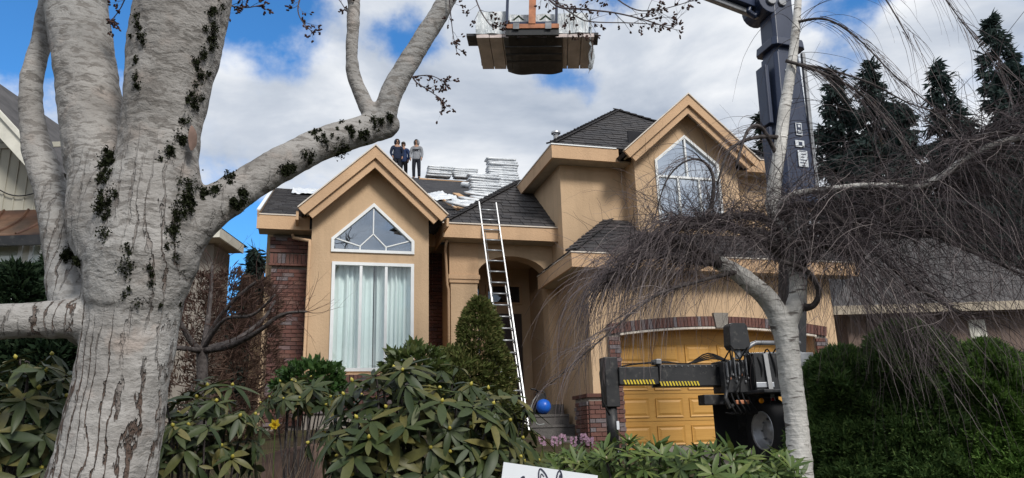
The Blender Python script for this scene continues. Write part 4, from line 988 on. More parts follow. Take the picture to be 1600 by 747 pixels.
def shrub(name, label, cat, centre, radii, n_whorl, leafL, geos, mats, n_leaf=(6, 9), droop=(-.1, -.9), budm='bud', limit=280, front=.3, group=None, budr=.011, zmin=-.5, thin=.0):
    """a leafy evergreen: stems rise from the base to whorls of leaves over the crown"""
    c = Vector(centre); base = Vector((c.x, c.y, gz(c.x, c.y)))
    root = empty(name, base); tag(root, label, cat, group)
    meshes = [leaf_mesh(g, mats[0]) for g in geos]; whorls = []
    tries = 0
    while len(whorls) < n_whorl and tries < n_whorl * 60:
        tries += 1
        d = Vector((random.gauss(0, 1), random.gauss(0, 1), random.gauss(0, 1))).normalized()
        if d.z < zmin or (d.y > front and random.random() < .75): continue
        rr = random.uniform(.72, 1.0) if random.random() < .8 else random.uniform(.4, .75)
        p = c + Vector((d.x * radii[0], d.y * radii[1], d.z * radii[2])) * rr * (1 + .18 * noise.noise(d * 2.2 + c))
        if any((p - q).length < leafL * .55 for q, _ in whorls): continue
        whorls.append((p, (d * .75 + Vector((0, -.25, .75)) + rvec(.35)).normalized()))
    whorls.sort(key=lambda w: (w[0] - CAM).length)
    st_, bd, ms = MB(), MB(), MB(); used = 0
    for (p, ax) in whorls:
        q = lerp(base, p, .45) + Vector((0, 0, -.05)) + rvec(.05); b0 = base + Vector((random.uniform(-.12, .12), random.uniform(-.1, .1), -.04))
        P = smooth_path([b0, q, p - ax * .08, p], 3)
        if random.random() < .4: st_.tube(P, [lerp(.009, .0035, i / len(P)) for i in range(len(P))], 5, caps=False)
        e = ax * random.uniform(.012, .026)
        if random.random() < .45: bd.tube([p - ax * .004, p + e * .45, p + e], [budr * .5, budr, budr * .15], 6, caps=True)
        x = ax.orthogonal().normalized(); y = ax.cross(x); k = random.randint(*n_leaf); a0 = random.random() * 6.28; dr = random.uniform(*droop); wl_sc = random.uniform(.72, 1.15)
        for i in range(k):
            a = a0 + 6.283 * i / k + random.uniform(-.25, .25); out = x * math.cos(a) + y * math.sin(a)
            ydir = (out + ax * (dr * .75 + .35 + random.uniform(-.25, .25)) + Vector((0, 0, dr * .55))).normalized()
            xdir = ydir.cross(ax); xdir = xdir.normalized() if xdir.length > .05 else out.cross(ydir).normalized()
            xdir = (xdir + rvec(.22)); xdir = (xdir - ydir * xdir.dot(ydir)).normalized(); zdir = xdir.cross(ydir)
            L = leafL * wl_sc * random.uniform(.55, 1.15); M = Matrix((xdir, ydir, zdir)).transposed(); gi = random.randrange(len(geos))
            if used < limit:
                o = inst('leaf', meshes[gi], root, p + ax * random.uniform(-.02, .0) - base + out * .006, M.to_euler(), (L * random.uniform(.85, 1.15), L, L)); used += 1
            else:
                bs = len(ms.v); ms.v += [tuple(p + M @ (Vector(v) * L)) for v in geos[gi][0]]; ms.f += [tuple(bs + j for j in f) for f in geos[gi][1]]; ms.m += [0] * len(geos[gi][1])
    rl_ = -base
    st_.build('stem', MAT['limb_dark'], root, rl_, True)['kind'] = 'stuff'
    if bd.v: stuff(bd.build('buds', MAT[budm], root, rl_, True))
    if ms.v: stuff(ms.build('foliage', MAT[mats[1]], root, rl_, True))
    return root
def cpt(px, py, Y): return at(px, py, Y)
RM = ('rhodo_leaf', 'rhodo_leaf_mass')
shrub('rhododendron', 'large dark green rhododendron in front of the tall curtained window', 'shrub', cpt(650, 690, 4.1), (.54, .42, .40), 130, .165, GEO_R, RM)
shrub('rhododendron', 'rhododendron with long leaves in front of the ladder foot', 'shrub', cpt(775, 700, 4.6), (.28, .34, .40), 46, .155, GEO_R, RM)
shrub('rhododendron', 'rhododendron with drooping olive leaves just right of the maple trunk', 'shrub', cpt(318, 690, 4.4), (.34, .4, .33), 64, .15, GEO_R, RM)
shrub('rhododendron', 'low dark rhododendron behind the dry stems below the brick wall', 'shrub', cpt(470, 622, 6.4), (.34, .3, .17), 40, .16, GEO_R, RM)
shrub('rhododendron', 'rhododendron with yellow buds left of the maple trunk', 'shrub', cpt(38, 680, 3.9), (.36, .4, .42), 60, .155, GEO_R, RM)
SM = ('skimmia_leaf', 'skimmia_leaf_mass')
for k, (px, py, Y, rx, n) in enumerate(((990, 735, 4.5, .26, 34), (1110, 742, 4.3, .28, 38), (1210, 748, 4.6, .20, 24), (900, 735, 4.8, .22, 26))):
    shrub('skimmia', ('low shrub with narrow light green leaves in front of the brick corner pier', 'low shrub with narrow bright leaves in front of the garage door', 'low narrow-leaved shrub at the foot of the birch', 'low shrub with narrow leaves below the pink flowers')[k], 'shrub', cpt(px, py, Y), (rx, .26, .16 if k != 3 else .10), n, .125, GEO_S, SM, (7, 11), (.5, -.3), 'bud_pale', 200, .5, 'narrow-leaved shrubs along the front bed', .006)
def bush(name, label, cat, centre, radii, n, size, mat, nb=7, w=.25, droop=.2, shape='ball', group=None, fr=(.7, 1), stem=.03):
    c = Vector(centre); base = Vector((c.x, c.y, gz(c.x, c.y))); root = empty(name, base); tag(root, label, cat, group); mb = MB()
    for _ in range(n):
        if shape == 'cone':
            h = random.random() ** 1.45; a = random.random() * 6.283; prof = (1 - h) ** .5 * (1 + .10 * math.sin(h * 23 + a * 2) + .15 * noise.noise(Vector((math.cos(a) * 1.6, math.sin(a) * 1.6, h * 4))))
            rr = prof * random.uniform(.8, 1.0); p = Vector((c.x + math.cos(a) * radii[0] * rr, c.y + math.sin(a) * radii[1] * rr, base.z + .05 + h * radii[2])); d = Vector((math.cos(a), math.sin(a), .5))
        elif shape == 'column':
            h = random.random(); a = random.random() * 6.283; prof = min(1, 1.7 * (1 - h)) ** .5 * (.85 + .15 * math.sin(h * 9)) * (1 + .42 * noise.noise(Vector((math.cos(a) * 2.4, math.sin(a) * 2.4, h * 6)) + c) + .2 * noise.noise(Vector((math.cos(a) * 7, math.sin(a) * 7, h * 15)) + c))
            rr = prof * (random.uniform(.86, 1.03) if random.random() < .93 else random.uniform(1.0, 1.13)); p = Vector((c.x + math.cos(a) * radii[0] * rr, c.y + math.sin(a) * radii[1] * rr, base.z + .02 + h * radii[2])); d = Vector((math.cos(a), math.sin(a), .7))
        else:
            d = Vector((random.gauss(0, 1), random.gauss(0, 1), random.gauss(0, 1))).normalized(); rr = random.uniform(*fr) * (1 + .25 * noise.noise(d * 2.4 + c)); p = c + Vector((d.x * radii[0], d.y * radii[1], d.z * radii[2])) * rr; d = d + Vector((0, 0, .4))
            if p.z < base.z: continue
        spray(mb, p, Vector(d), size * random.uniform(.7, 1.3), nb, w, droop)
    stuff(mb.build('foliage', MAT[mat], root, -base))
    m2 = MB(); m2.tube([base - Vector((0, 0, .1)), lerp(base, c, .6), c], [stem, stem * .7, stem * .3], 6)
    for k in range(5): m2.tube([lerp(base, c, .3), lerp(base, c, .7) + Vector((random.uniform(-.5, .5) * radii[0], random.uniform(-.5, .5) * radii[1], 0))], [stem * .5, stem * .2], 5)
    m2.build('stem', MAT['limb_dark'], root, -base, True); return root
bush('pieris', 'yellow-green small-leaved shrub between the rhododendron and the clipped cone', 'shrub', cpt(652, 585, 6.3), (.27, .3, .23), 330, .075, 'pieris_leaf', 6, .22)
bush('pieris', 'rounded bright green shrub under the brick sill of the window bay', 'shrub', cpt(485, 600, 8.2), (.36, .3, .24), 380, .08, 'bright_leaf', 7, .22)
bush('dwarf_spruce', 'dense clipped cone-shaped dwarf spruce beside the ladder', 'shrub', cpt(750, 580, 8.0), (.50, .48, at(742, 468, 8.0).z - gz(at(750, 580, 8.0).x, 8.0) - .05), 5600, .055, 'spruce_cone', 7, .16, .1, 'cone', None, stem=.05)
bush('dwarf_spruce', 'low wide clipped evergreen leaning against the cone-shaped spruce', 'shrub', cpt(715, 600, 7.8), (.33, .3, .36), 1500, .055, 'spruce_cone', 7, .16, .1)
# cedar hedge at the right: separate rounded bushes
HG = 'cedar hedge bushes beside the driveway'
def hedge_h(px, py, Y): p = at(px, py, Y); return p.z - gz(p.x, p.y) - .03
bush('cedar_bush', 'broad dark green cedar bush directly behind the birch trunk', 'hedge', cpt(1325, 640, 6.7), (.58, .5, hedge_h(1325, 545, 6.7)), 12000, .06, 'hedge_green', 9, .11, .25, 'column', HG, stem=.05)
bush('cedar_bush', 'tallest dark green cedar bush in the middle of the right-hand hedge', 'hedge', cpt(1430, 640, 6.5), (.66, .55, hedge_h(1430, 505, 6.5)), 12000, .06, 'hedge_green', 9, .11, .25, 'column', HG, stem=.05)
bush('cedar_bush', 'lighter green cedar bush at the right edge of the picture', 'hedge', cpt(1555, 650, 6.2), (.50, .5, hedge_h(1560, 535, 6.2)), 9500, .06, 'hedge_light', 9, .11, .25, 'column', HG, stem=.05)
# dark evergreens by the neighbour, left
HL = 'dark evergreens between the gardens'
bush('dark_evergreen', 'dark conifer in front of the beige neighbour at the left edge', 'shrub', cpt(18, 500, 8.2), (.62, .5, 2.42), 4200, .13, 'hedge_dark', 8, .14, .3, 'cone', HL)
bush('dark_evergreen', 'dark conifer seen between the leaning limb and the maple trunk', 'shrub', cpt(82, 500, 8.6), (.50, .5, 2.62), 3600, .13, 'hedge_dark', 8, .14, .3, 'cone', HL)
bush('dark_evergreen', 'dark hedge bush below the horizontal maple branch', 'shrub', cpt(50, 620, 7.2), (.9, .5, 1.75), 3800, .12, 'hedge_dark', 8, .14, .3, 'column', HL)
# russet hedge between the houses
for k, (px, Y, h_) in enumerate(((300, 11.5, 2.6), (350, 12.2, 2.75), (395, 12.6, 2.6))):
    bush('beech_bush', ('russet leafless hedge bush beside the maple trunk', 'middle russet hedge bush between the two houses', 'russet hedge bush against the brick wall')[k], 'hedge', cpt(px, 600, Y), (.55, .5, h_), 800, .15, 'russet', 6, .06, .1, 'column', 'russet hedge bushes between the houses')
# ------------------------------------------------------------------ small bare tree
jb = at(318, 700, 7.6); jb.z = gz(jb.x, jb.y)
jm = empty('ornamental_cherry', jb); tag(jm, 'small bare spreading tree with reddish twigs before the brick wall', 'tree'); rj = -Vector(jb)
mb = MB(); limb(mb, [(317, 720, 7.6, 11), (318, 640, 7.6, 9), (316, 580, 7.6, 8.5), (316, 545, 7.6, 9)], n=10); mb.build('trunk', MAT['limb_dark'], jm, rj, True)
mbt = MB()
for spec in ([(316, 550, 7.6, 6), (300, 535, 7.5, 5), (285, 510, 7.4, 4), (270, 480, 7.3, 2.5)], [(316, 548, 7.6, 6), (330, 520, 7.6, 5), (345, 495, 7.5, 4), (365, 470, 7.4, 3), (400, 440, 7.3, 2)],
             [(318, 548, 7.6, 6), (360, 540, 7.4, 5), (400, 520, 7.2, 4), (440, 492, 7.1, 3), (480, 487, 7, 1.5)], [(314, 548, 7.6, 5), (290, 545, 7.3, 4), (250, 540, 7.1, 3), (230, 530, 7, 2)],
             [(318, 545, 7.6, 5), (325, 500, 7.8, 4), (330, 450, 7.9, 3), (332, 410, 8, 1.5)], [(322, 545, 7.6, 5), (370, 530, 7.9, 4), (410, 500, 8.1, 3), (430, 470, 8.2, 1.5)], [(318, 545, 7.6, 4), (350, 500, 7.3, 3), (395, 492, 7.1, 2.5), (430, 460, 7, 1.5)]):
    m_ = MB(); P, rr = limb(m_, spec, 5, 7); m_.build('branch', MAT['limb_dark'], jm, rj, True)
    for _ in range(26):
        i = random.randint(3, len(P) - 1); twig(mbt, P[i], (P[i] - P[i - 1]).normalized() + rvec(.9) + Vector((0, 0, .3)), random.uniform(.2, .6), .004, -.02, .2, .05, 3, 2, .6)
stuff(mbt.build('twigs', MAT['twig_red'], jm, rj))
# dry perennial stems with one daffodil
db = at(430, 745, 5.0); db.z = gz(db.x, db.y)
m = MB()
for _ in range(190):
    p = Vector((random.uniform(-.22, .2), random.uniform(-.15, .2), 0)); twig(m, p, Vector((random.uniform(-.75, .85), random.uniform(-.4, .3), 1)), random.uniform(.35, .85), .0036, .01, .05, .1, 3, 1, .4)
o = m.build('dry_perennial', MAT['dry_stem'], None, db); tag(o, 'clump of dry brown upright stems between the rhododendrons', 'plant')
def blades(n, r, h, w=.008):
    m = MB()
    for _ in range(n):
        a = random.random() * 6.283; q = Vector((math.cos(a), math.sin(a), 0)) * r * math.sqrt(random.random()); lean = Vector((random.uniform(-.5, .5), random.uniform(-.5, .5), 1)).normalized() * h * random.uniform(.5, 1.2); s = Vector((math.cos(a + 1.5), math.sin(a + 1.5), 0)) * w
        i = len(m.v); m.v += [tuple(q - s), tuple(q + s), tuple(q + lean * .6 + s * .8), tuple(q + lean * .6 - s * .8), tuple(q + lean + Vector((lean.x, lean.y, 0)) * .4)]; m.f += [(i, i + 1, i + 2, i + 3), (i + 3, i + 2, i + 4)]; m.m += [0, 0]
    return m
def flower(m, p, r, petals=6, mi=0):
    for k in range(petals):
        a = 6.283 * k / petals; o_ = Vector((math.cos(a), math.sin(a) * .35 - .5, math.sin(a))).normalized(); s = o_.cross(Vector((0, -1, 0))).normalized()
        i = len(m.v); m.v += [tuple(p), tuple(p + o_ * r * .6 + s * r * .3), tuple(p + o_ * r), tuple(p + o_ * r * .6 - s * r * .3)]; m.f.append((i, i + 1, i + 2, i + 3)); m.m.append(mi)
dp = at(430, 664, 5.2); dg_ = Vector((dp.x, dp.y, gz(dp.x, dp.y))); df = empty('daffodil', dg_); tag(df, 'single yellow daffodil among the dry stems', 'flower')
m = MB(); m.tube([(0, 0, 0), (0, .01, (dp - dg_).z * .6), tuple(dp - dg_)], .004, 5); m.build('stem', MAT['grass'], df)
m = MB(); flower(m, dp - dg_, .045); m.build('petals', MAT['petal_yellow'], df); m = MB(); c_ = dp - dg_; m.tube([c_, c_ + Vector((0, -.02, 0)), c_ + Vector((0, -.03, 0))], [.010, .013, .017], 8, caps=False); m.build('trumpet', MAT['petal_yellow'], df)
# pink hyacinths in a row by the steps
for k, (px, py) in enumerate(((847, 689), (866, 690), (879, 686), (896, 690), (912, 686), (922, 691))):
    top_ = at(px, py - 3, 7.6 + .12 * (k % 2)); g_ = Vector((top_.x, top_.y, gz(top_.x, top_.y))); hy = empty('hyacinth', g_)
    tag(hy, 'pink hyacinth, ' + ('first', 'second', 'third', 'fourth', 'fifth', 'sixth')[k] + ' from the ladder in the row by the steps', 'flower', 'pink hyacinths by the steps')
    hgt_ = (top_ - g_).z; m = MB(); m.tube([(0, 0, 0), (0, 0, hgt_)], .006, 5); m.build('stem', MAT['grass'], hy); m = blades(12, .03, min(.3, hgt_ * .8), .009); m.build('leaves', MAT['grass'], hy)['kind'] = 'stuff'
    m = MB()
    for j in range(26):
        a = random.random() * 6.283; q = Vector((math.cos(a) * .028, math.sin(a) * .028, hgt_ + random.uniform(-.06, .03))); flower(m, q, .015, 5)
    stuff(m.build('petals', MAT['petal_pink'], hy))
# grass and strap leaves
gm = MB()
def scatter_grass(n, f, h, w):
    for _ in range(n):
        x, y = f(); m = blades(9, .07, h * random.uniform(.6, 1.3), w); b = len(gm.v); z = gz(x, y); gm.v += [(a + x, b_ + y, c_ + z - .01) for a, b_, c_ in m.v]; gm.f += [tuple(b + i for i in q) for q in m.f]; gm.m += m.m
def reg(x0, x1, y0, y1): return lambda: (random.uniform(x0, x1), random.uniform(y0, y1))
scatter_grass(500, reg(-2.0, -.6, 5.2, 8.2), .10, .004); scatter_grass(240, reg(-1.9, -1.2, 4.6, 5.2), .28, .006); scatter_grass(350, reg(.1, 1.2, 6.4, 8.0), .26, .008); scatter_grass(900, reg(-3.5, 2.6, 2.6, 7), .10, .004)
g_o = gm.build('grass', MAT['grass']); stuff(tag(g_o, 'short grass and green strap leaves in the front bed', 'grass'))
# stone edging of the raised bed
ed = empty('stone_edging', hw(-.3, 6.6, gz(-1.9, 6.4))); tag(ed, 'curved pinkish stone edging of the bed below the window', 'edging'); eb = Vector(ed.location)
EP = smooth_path([at(425, 712, 6.6), at(455, 702, 6.9), at(490, 695, 7.2), at(530, 690, 7.5), at(580, 686, 7.8)], 5)
for a_, b_ in zip(EP, EP[1:]):
    m = MB(); z_ = gz(a_.x, a_.y); d_ = (b_ - a_); d_.z = 0; c_ = (a_ + b_) / 2 - eb; c_.z = 0
    L = d_.length; q = d_.normalized(); x_ = Vector((-q.y, q.x, 0)); zt = (a_.z + b_.z) / 2 - eb.z; zb = z_ - .1 - eb.z; h_ = max(.1, zt - zb)
    m.obox((0, 0, 0), q * (L * .49), x_ * .09, Vector((0, 0, h_ / 2))); m.build('stone', MAT['edging_stone'], ed, (c_.x, c_.y, zb + h_ / 2))

# ------------------------------------------------------------------ conifers far behind
def conifer(px_tip, py_tip, Y, spread, seed, label, mat='needle', n=2600, group='conifers behind the houses', droop=.35, gap=0.0):
    random.seed(seed); tip = at(px_tip, py_tip, Y); base = Vector((tip.x, tip.y, gz(tip.x, tip.y))); H = tip.z - base.z; spread *= 1.3
    root = empty('conifer_tree', base); tag(root, label, 'tree', group)
    m = MB(); m.tube([(0, 0, -.2), (.05, 0, H * .5), (0, 0, H)], [H * .016, H * .009, .02], 7); m.build('trunk', MAT['conifer_bark'], root, smooth=True)
    mb = MB(); W = spread; nb = int(H * 12); bl = MB()
    for k in range(nb):
        t = (k + random.random()) / nb; t = t ** .85
        if t < .12: continue
        z = H * t; r = W * ((1 - t) ** .8) * random.uniform(.5, 1.12) * (1 + .25 * math.sin(k * 2.1)); a = random.random() * 6.283; d = Vector((math.cos(a), math.sin(a), 0)); tipz = -droop * r * random.uniform(.6, 1.2) + .15 * r
        P = [Vector((0, 0, z)) + d * (r * s) + Vector((0, 0, tipz * s * s + .10 * r * s)) for s in (0, .35, .7, 1)]
        bl.tube(P, [.03, .02, .015, .006], 3, caps=False); ns = max(4, int(r * 9))
        for j in range(ns):
            s = .18 + .85 * (j + random.random()) / ns; i = min(2, int(s * 3)); q = lerp(P[i], P[i + 1], min(1, s * 3 - i)); spray(mb, q + rvec(.06), d * .8 + rvec(.7) + Vector((0, 0, -.35)), .74 * random.uniform(.6, 1.3) * (1.15 - .5 * t), 9, .11, .7)
    stuff(bl.build('branches', MAT['conifer_bark'], root)); stuff(mb.build('crown', MAT[mat], root)); return root
conifer(1546, 28, 34, 3.1, 21, 'tallest spruce with drooping branches at the right edge')
conifer(1596, 110, 36, 2.6, 22, 'spruce cut off by the right edge of the picture')
conifer(1461, 102, 38, 3.0, 23, 'spruce between the tallest one and the crane boom, narrow top')
conifer(1356, 96, 36, 3.4, 24, 'bushy dark conifer next right of the crane boom pair')
conifer(1300, 108, 38, 3.2, 25, 'dark conifer immediately right of the crane boom')
conifer(1410, 165, 33, 2.4, 28, 'shorter conifer in the dip of the right-hand tree row')
conifer(1515, 190, 33, 2.4, 29, 'short conifer in front of the tallest spruce')
conifer(1188, 176, 44, 1.9, 26, 'slim distant conifer between upstairs gable and crane boom', 'needle_far')
conifer(399, 388, 34, 1.25, 27, 'small distant conifer in the gap left of the brick wall', 'needle_far')
conifer(340, 470, 40, 2.2, 30, 'low distant conifer behind the bare ornamental tree', 'needle_far')
random.seed(77)

# ------------------------------------------------------------------ neighbour at the left
NB = at(40, 640, 13.0); NB.z = gz(NB.x, NB.y)
nh = empty('neighbour_house', NB); tag(nh, 'beige gabled neighbour house with scale shingles and copper porch roof at the left', 'house')
no = -Vector(NB)
def npart(mb, name, mat, par=None): return mb.build(name, MAT[mat], par or nh, no if par is None else (0, 0, 0))
def q3(px, py, Y): return at(px, py, Y)
YN = 13.0
pk = q3(-75, 85, YN); er = q3(100, 275, YN); wl_ = q3(62, 330, YN)
sl2 = (er.z - pk.z) / (er.x - pk.x); xl = 2 * pk.x - er.x
def nz(x): return pk.z - abs(x - pk.x) * abs(sl2)
wx0, wx1 = 2 * pk.x - (wl_.x + .35), wl_.x + .35
m = MB(); m.wall([(wx0, NB.z - .3), (wx1, NB.z - .3), (wx1, nz(wx1) - .15), (pk.x, pk.z - .15), (wx0, nz(wx0) - .15)], [], YN, YN + .2); nw = npart(m, 'wall', 'siding')
# upright boards below, scales above
zs = q3(30, 232, YN).z; zc_ = q3(30, 325, YN).z
for i in range(26):
    x = lerp(wx0, wx1, (i + .5) / 26); zt = min(zs, nz(x) - .4)
    if zt > zc_ - .6: m = MB(); m.box((x - .012, YN - .02, NB.z), (x + .012, YN - .001, zt)); npart(m, 'batten', 'siding', nw)
m = MB(); m.box((wx0, YN - .035, zs), (wx1, YN - .001, zs + .10)); npart(m, 'band_board', 'siding', nw)
sm_ = MB(); sm_.v = [(-.1, 0, .12), (.1, 0, .12), (.1, -.012, -.02), (.06, -.02, -.075), (0, -.022, -.095), (-.06, -.02, -.075), (-.1, -.012, -.02)] ; sm_.v += [(a, .01, c) for a, b, c in sm_.v]; sm_.f = [tuple(reversed(range(7))), tuple(range(7, 14))] + [(i, (i + 1) % 7, (i + 1) % 7 + 7, i + 7) for i in range(7)]; sm_.m = [0] * 9; ME_SC = sm_.mesh('scale_shingle', MAT['scale_siding'])
z = zs + .2; row = 0
while z < pk.z - .3:
    x = wx0 + (0 if row % 2 else .105)
    while x < wx1:
        if nz(x) - .35 > z and x > -10.2: inst('scale_shingle', ME_SC, nw, (x, YN - .005, z))
        x += .212
    z += .15; row += 1
for s in (-1, 1):
    a, b = Vector((pk.x, YN - .45, pk.z)), Vector((pk.x + s * (er.x - pk.x), YN - .45, er.z)); m = MB(); m.beam(a, b, .05, .26, upv=(0, -1, 0)) if False else None
    d = (b - a).normalized(); n_ = Vector((-d.z, 0, d.x)); n_ = n_ if n_.z > 0 else -n_
    def sl3(name, mat, o0, o1, y0, y1):
        m = MB(); a0, a1 = a + Vector((0, 0, o0 / n_.z)), a + Vector((0, 0, o1 / n_.z)); b0, b1 = b + n_ * o0, b + n_ * o1
        m.hexa([(a0.x, y0, a0.z), (b0.x, y0, b0.z), (b0.x, y1, b0.z), (a0.x, y1, a0.z), (a1.x, y0, a1.z), (b1.x, y0, b1.z), (b1.x, y1, b1.z), (a1.x, y1, a1.z)]); npart(m, name, mat)
    sl3('rake_board', 'neighbour_trim', -.28, -.02, YN - .45, YN - .40); sl3('rake_trim', 'neighbour_trim', -.03, .04, YN - .50, YN - .36); sl3('roof', 'roof_tile_grey', -.02, .05, YN - .395, YN + 7); sl3('soffit', 'siding', -.20, -.16, YN - .399, YN + .05)
# copper skirt roof and lower wall
c0_, c1_ = q3(0, 327, YN - .1), q3(72, 365, YN - .9)
m = MB(); x1a, x1b = q3(62, 327, YN - .02).x, q3(72, 362, YN - .9).x
for i in range(8):
    t0, t1 = i / 8, (i + 1) / 8
    f_ = lambda t: (YN - .02 - .9 * t, c0_.z + (c1_.z - c0_.z) * (t ** .7))
    (ya, za), (yb, zb) = f_(t0), f_(t1); xa, xb = lerp(x1a, x1b, t0), lerp(x1a, x1b, t1)
    m.hexa([(wx0, ya, za - .04), (wx0, yb, zb - .04), (xb, yb, zb - .04), (xa, ya, za - .04), (wx0, ya, za), (wx0, yb, zb), (xb, yb, zb), (xa, ya, za)])
cr = npart(m, 'copper_roof', 'copper_roof')
m = MB(); m.box((wx0, YN - .96, c1_.z - .20), (x1b + .02, YN - .9, c1_.z - .03)); npart(m, 'gutter', 'truck_black', cr)
for i in range(9):
    x = lerp(x1b - .05, x1b - 3.6, i / 8); m = MB(); m.tube([(x, f_(t_ / 6)[0], f_(t_ / 6)[1] + .012) for t_ in range(7)], .02, 5); npart(m, 'seam', 'copper_roof', cr)
m = MB(); m.box((wx0, YN - .6, NB.z - .3), (x1b - .15, YN - .001, c1_.z - .12)); lw_ = npart(m, 'porch_wall', 'neighbour_trim')
for (a, b) in ((0, 32), (50, 66)):
    p0, p1 = q3(a, 377, YN - .6), q3(b, 420, YN - .6); m = MB(); frame_loop(m, [(p0.x - (1 if a == 0 else 0), p1.z - .8), (p1.x, p1.z - .8), (p1.x, p0.z), (p0.x - (1 if a == 0 else 0), p0.z)], .06, YN - .64, YN - .601); w_o = npart(m, 'window', 'white_paint')
    m = MB(); m.box((p0.x - (1 if a == 0 else 0) + .05, YN - .63, p1.z - .75), (p1.x - .05, YN - .603, p0.z - .05)); npart(m, 'pane', 'window_glass', w_o)
# its taller rear body whose eave shows right of the maple
YR = 17.0; e1_, e0_ = q3(357, 380, YR), q3(330, 352, YR)
bx1 = q3(331, 430, YR).x
m = MB(); m.box((wx0, YN + .21, NB.z - .3), (wx1, YR + .01, nz(wx1) - .2)); npart(m, 'wall', 'grey_render')
m = MB(); m.box((wx0, YR, NB.z - .3), (bx1, YR + 1.0, e1_.z - .02)); npart(m, 'wall', 'grey_render')
m = MB(); m.box((wx0, YR - .55, e1_.z), (e1_.x, YR - .5, e1_.z + .22)); m.box((e1_.x - .05, YR - .499, e1_.z), (e1_.x, YR + 1.0, e1_.z + .22)); npart(m, 'fascia', 'neighbour_trim')
m = MB(); m.box((wx0, YR - .499, e1_.z + .01), (e1_.x - .051, YR + 1.0, e1_.z + .04)); npart(m, 'soffit', 'soffit')
ap_ = Vector(((wx0 + e1_.x) / 2, YR + .5, e1_.z + 1.6)); m = MB(); R0 = [(wx0, YR - .56, e1_.z + .23), (e1_.x + .01, YR - .56, e1_.z + .23), (e1_.x + .01, YR + 1.3, e1_.z + .23), (wx0, YR + 1.3, e1_.z + .23)]
m.v = R0 + [tuple(ap_)]; m.f = [(0, 1, 4), (1, 2, 4), (2, 3, 4), (3, 0, 4), (3, 2, 1, 0)]; m.m = [0] * 5; npart(m, 'roof', 'roof_tile_grey')
m = MB(); P = [q3(a, b, YN - .06) for a, b in ((0, 297), (15, 304), (35, 306), (62, 300))]; m.tube(smooth_path(P, 4), .012, 5); npart(m, 'cable', 'truck_black')

# ------------------------------------------------------------------ neighbour at the right, behind the birch
YQ = 21.0; Q0 = at(1450, 640, YQ); Q0.z = gz(Q0.x, Q0.y)
rh_ = empty('neighbour_house', Q0); tag(rh_, 'brown-grey neighbour house with grey roof behind the birch twigs at the right', 'house'); ro = -Vector(Q0)
def rpart(mb, name, mat, par=None): return mb.build(name, MAT[mat], par or rh_, ro if par is None else (0, 0, 0))
ez = at(1450, 480, YQ).z; rz_ = at(1450, 372, YQ + 3).z; xa, xb = at(1285, 480, YQ).x, at(1680, 480, YQ).x
m = MB(); m.box((xa + .6, YQ, Q0.z - .3), (xb, YQ + 6, ez)); rpart(m, 'wall', 'wall_brown')
m = MB(); m.v = [(xa, YQ - .5, ez), (xb + .5, YQ - .5, ez), (xb - 2, YQ + 3, rz_), (xa + 3.2, YQ + 3, rz_), (xa, YQ + 6.5, ez), (xb + .5, YQ + 6.5, ez)]; m.f = [(0, 1, 2, 3), (1, 5, 2), (5, 4, 3, 2), (4, 0, 3), (0, 4, 5, 1)]; m.m = [0] * 5; rr_o = rpart(m, 'roof', 'roof_tile_grey')
m = MB(); m.box((xa - .01, YQ - .56, ez - .22), (xb + .5, YQ - .501, ez + .02)); rpart(m, 'fascia', 'soffit')
p0, p1 = at(1512, 500, YQ - .05), at(1548, 552, YQ - .05); m = MB(); m.box((p0.x, YQ - .06, Q0.z - .2), (p1.x, YQ - .002, p0.z)); rpart(m, 'garage_door', 'neighbour_trim')
p0, p1 = at(1385, 462, YQ - .05), at(1400, 500, YQ - .05); m = MB(); frame_loop(m, [(p0.x - .4, ez - 1.7), (p1.x + .4, ez - 1.7), (p1.x + .4, ez - .5), (p0.x - .4, ez - .5)], .08, YQ - .05, YQ - .002); w_o = rpart(m, 'window', 'white_paint')
m = MB(); m.box((p0.x - .33, YQ - .03, ez - 1.63), (p1.x + .33, YQ - .005, ez - .57)); rpart(m, 'pane', 'coated_glass', w_o)

# ------------------------------------------------------------------ crane truck on the driveway
TU, TV = 7.75, 9.0
TG = gz(hw(6.6, 10.1, 0).x, hw(6.6, 10.1, 0).y) + .055
truck = empty('crane_truck', hw(TU, TV, TG), YAW); tag(truck, 'black crane truck with raised navy boom and outrigger in front of the garage', 'truck')
TO_ = (-TU, -TV, -TG)
def tpart(mb, name, mat, par=None, smooth=False):
    o = mb.build(name, MAT[mat], par or truck, TO_ if par is None else (0, 0, 0), smooth)
    if not smooth and name not in ('decal', 'hazard_stripe', 'strap', 'wheel_nuts'):
        b = o.modifiers.new('edge', 'BEVEL'); b.width = .012; b.segments = 2; b.limit_method = 'ANGLE'
    return o
def tbox(name, mat, a, b, par=None):
    m = MB(); m.box(a, b); return tpart(m, name, mat, par)
def lathe_x(m, c, prof, n=28, mi=0):   # prof: (u offset, radius)
    b = len(m.v)
    for du, r in prof:
        for k in range(n):
            a = 6.2832 * k / n; m.v.append((c[0] + du, c[1] + r * math.cos(a), c[2] + r * math.sin(a)))
    for i in range(len(prof) - 1):
        for k in range(n): m.f.append((b + i * n + k, b + (i + 1) * n + k, b + (i + 1) * n + (k + 1) % n, b + i * n + (k + 1) % n)); m.m.append(mi)
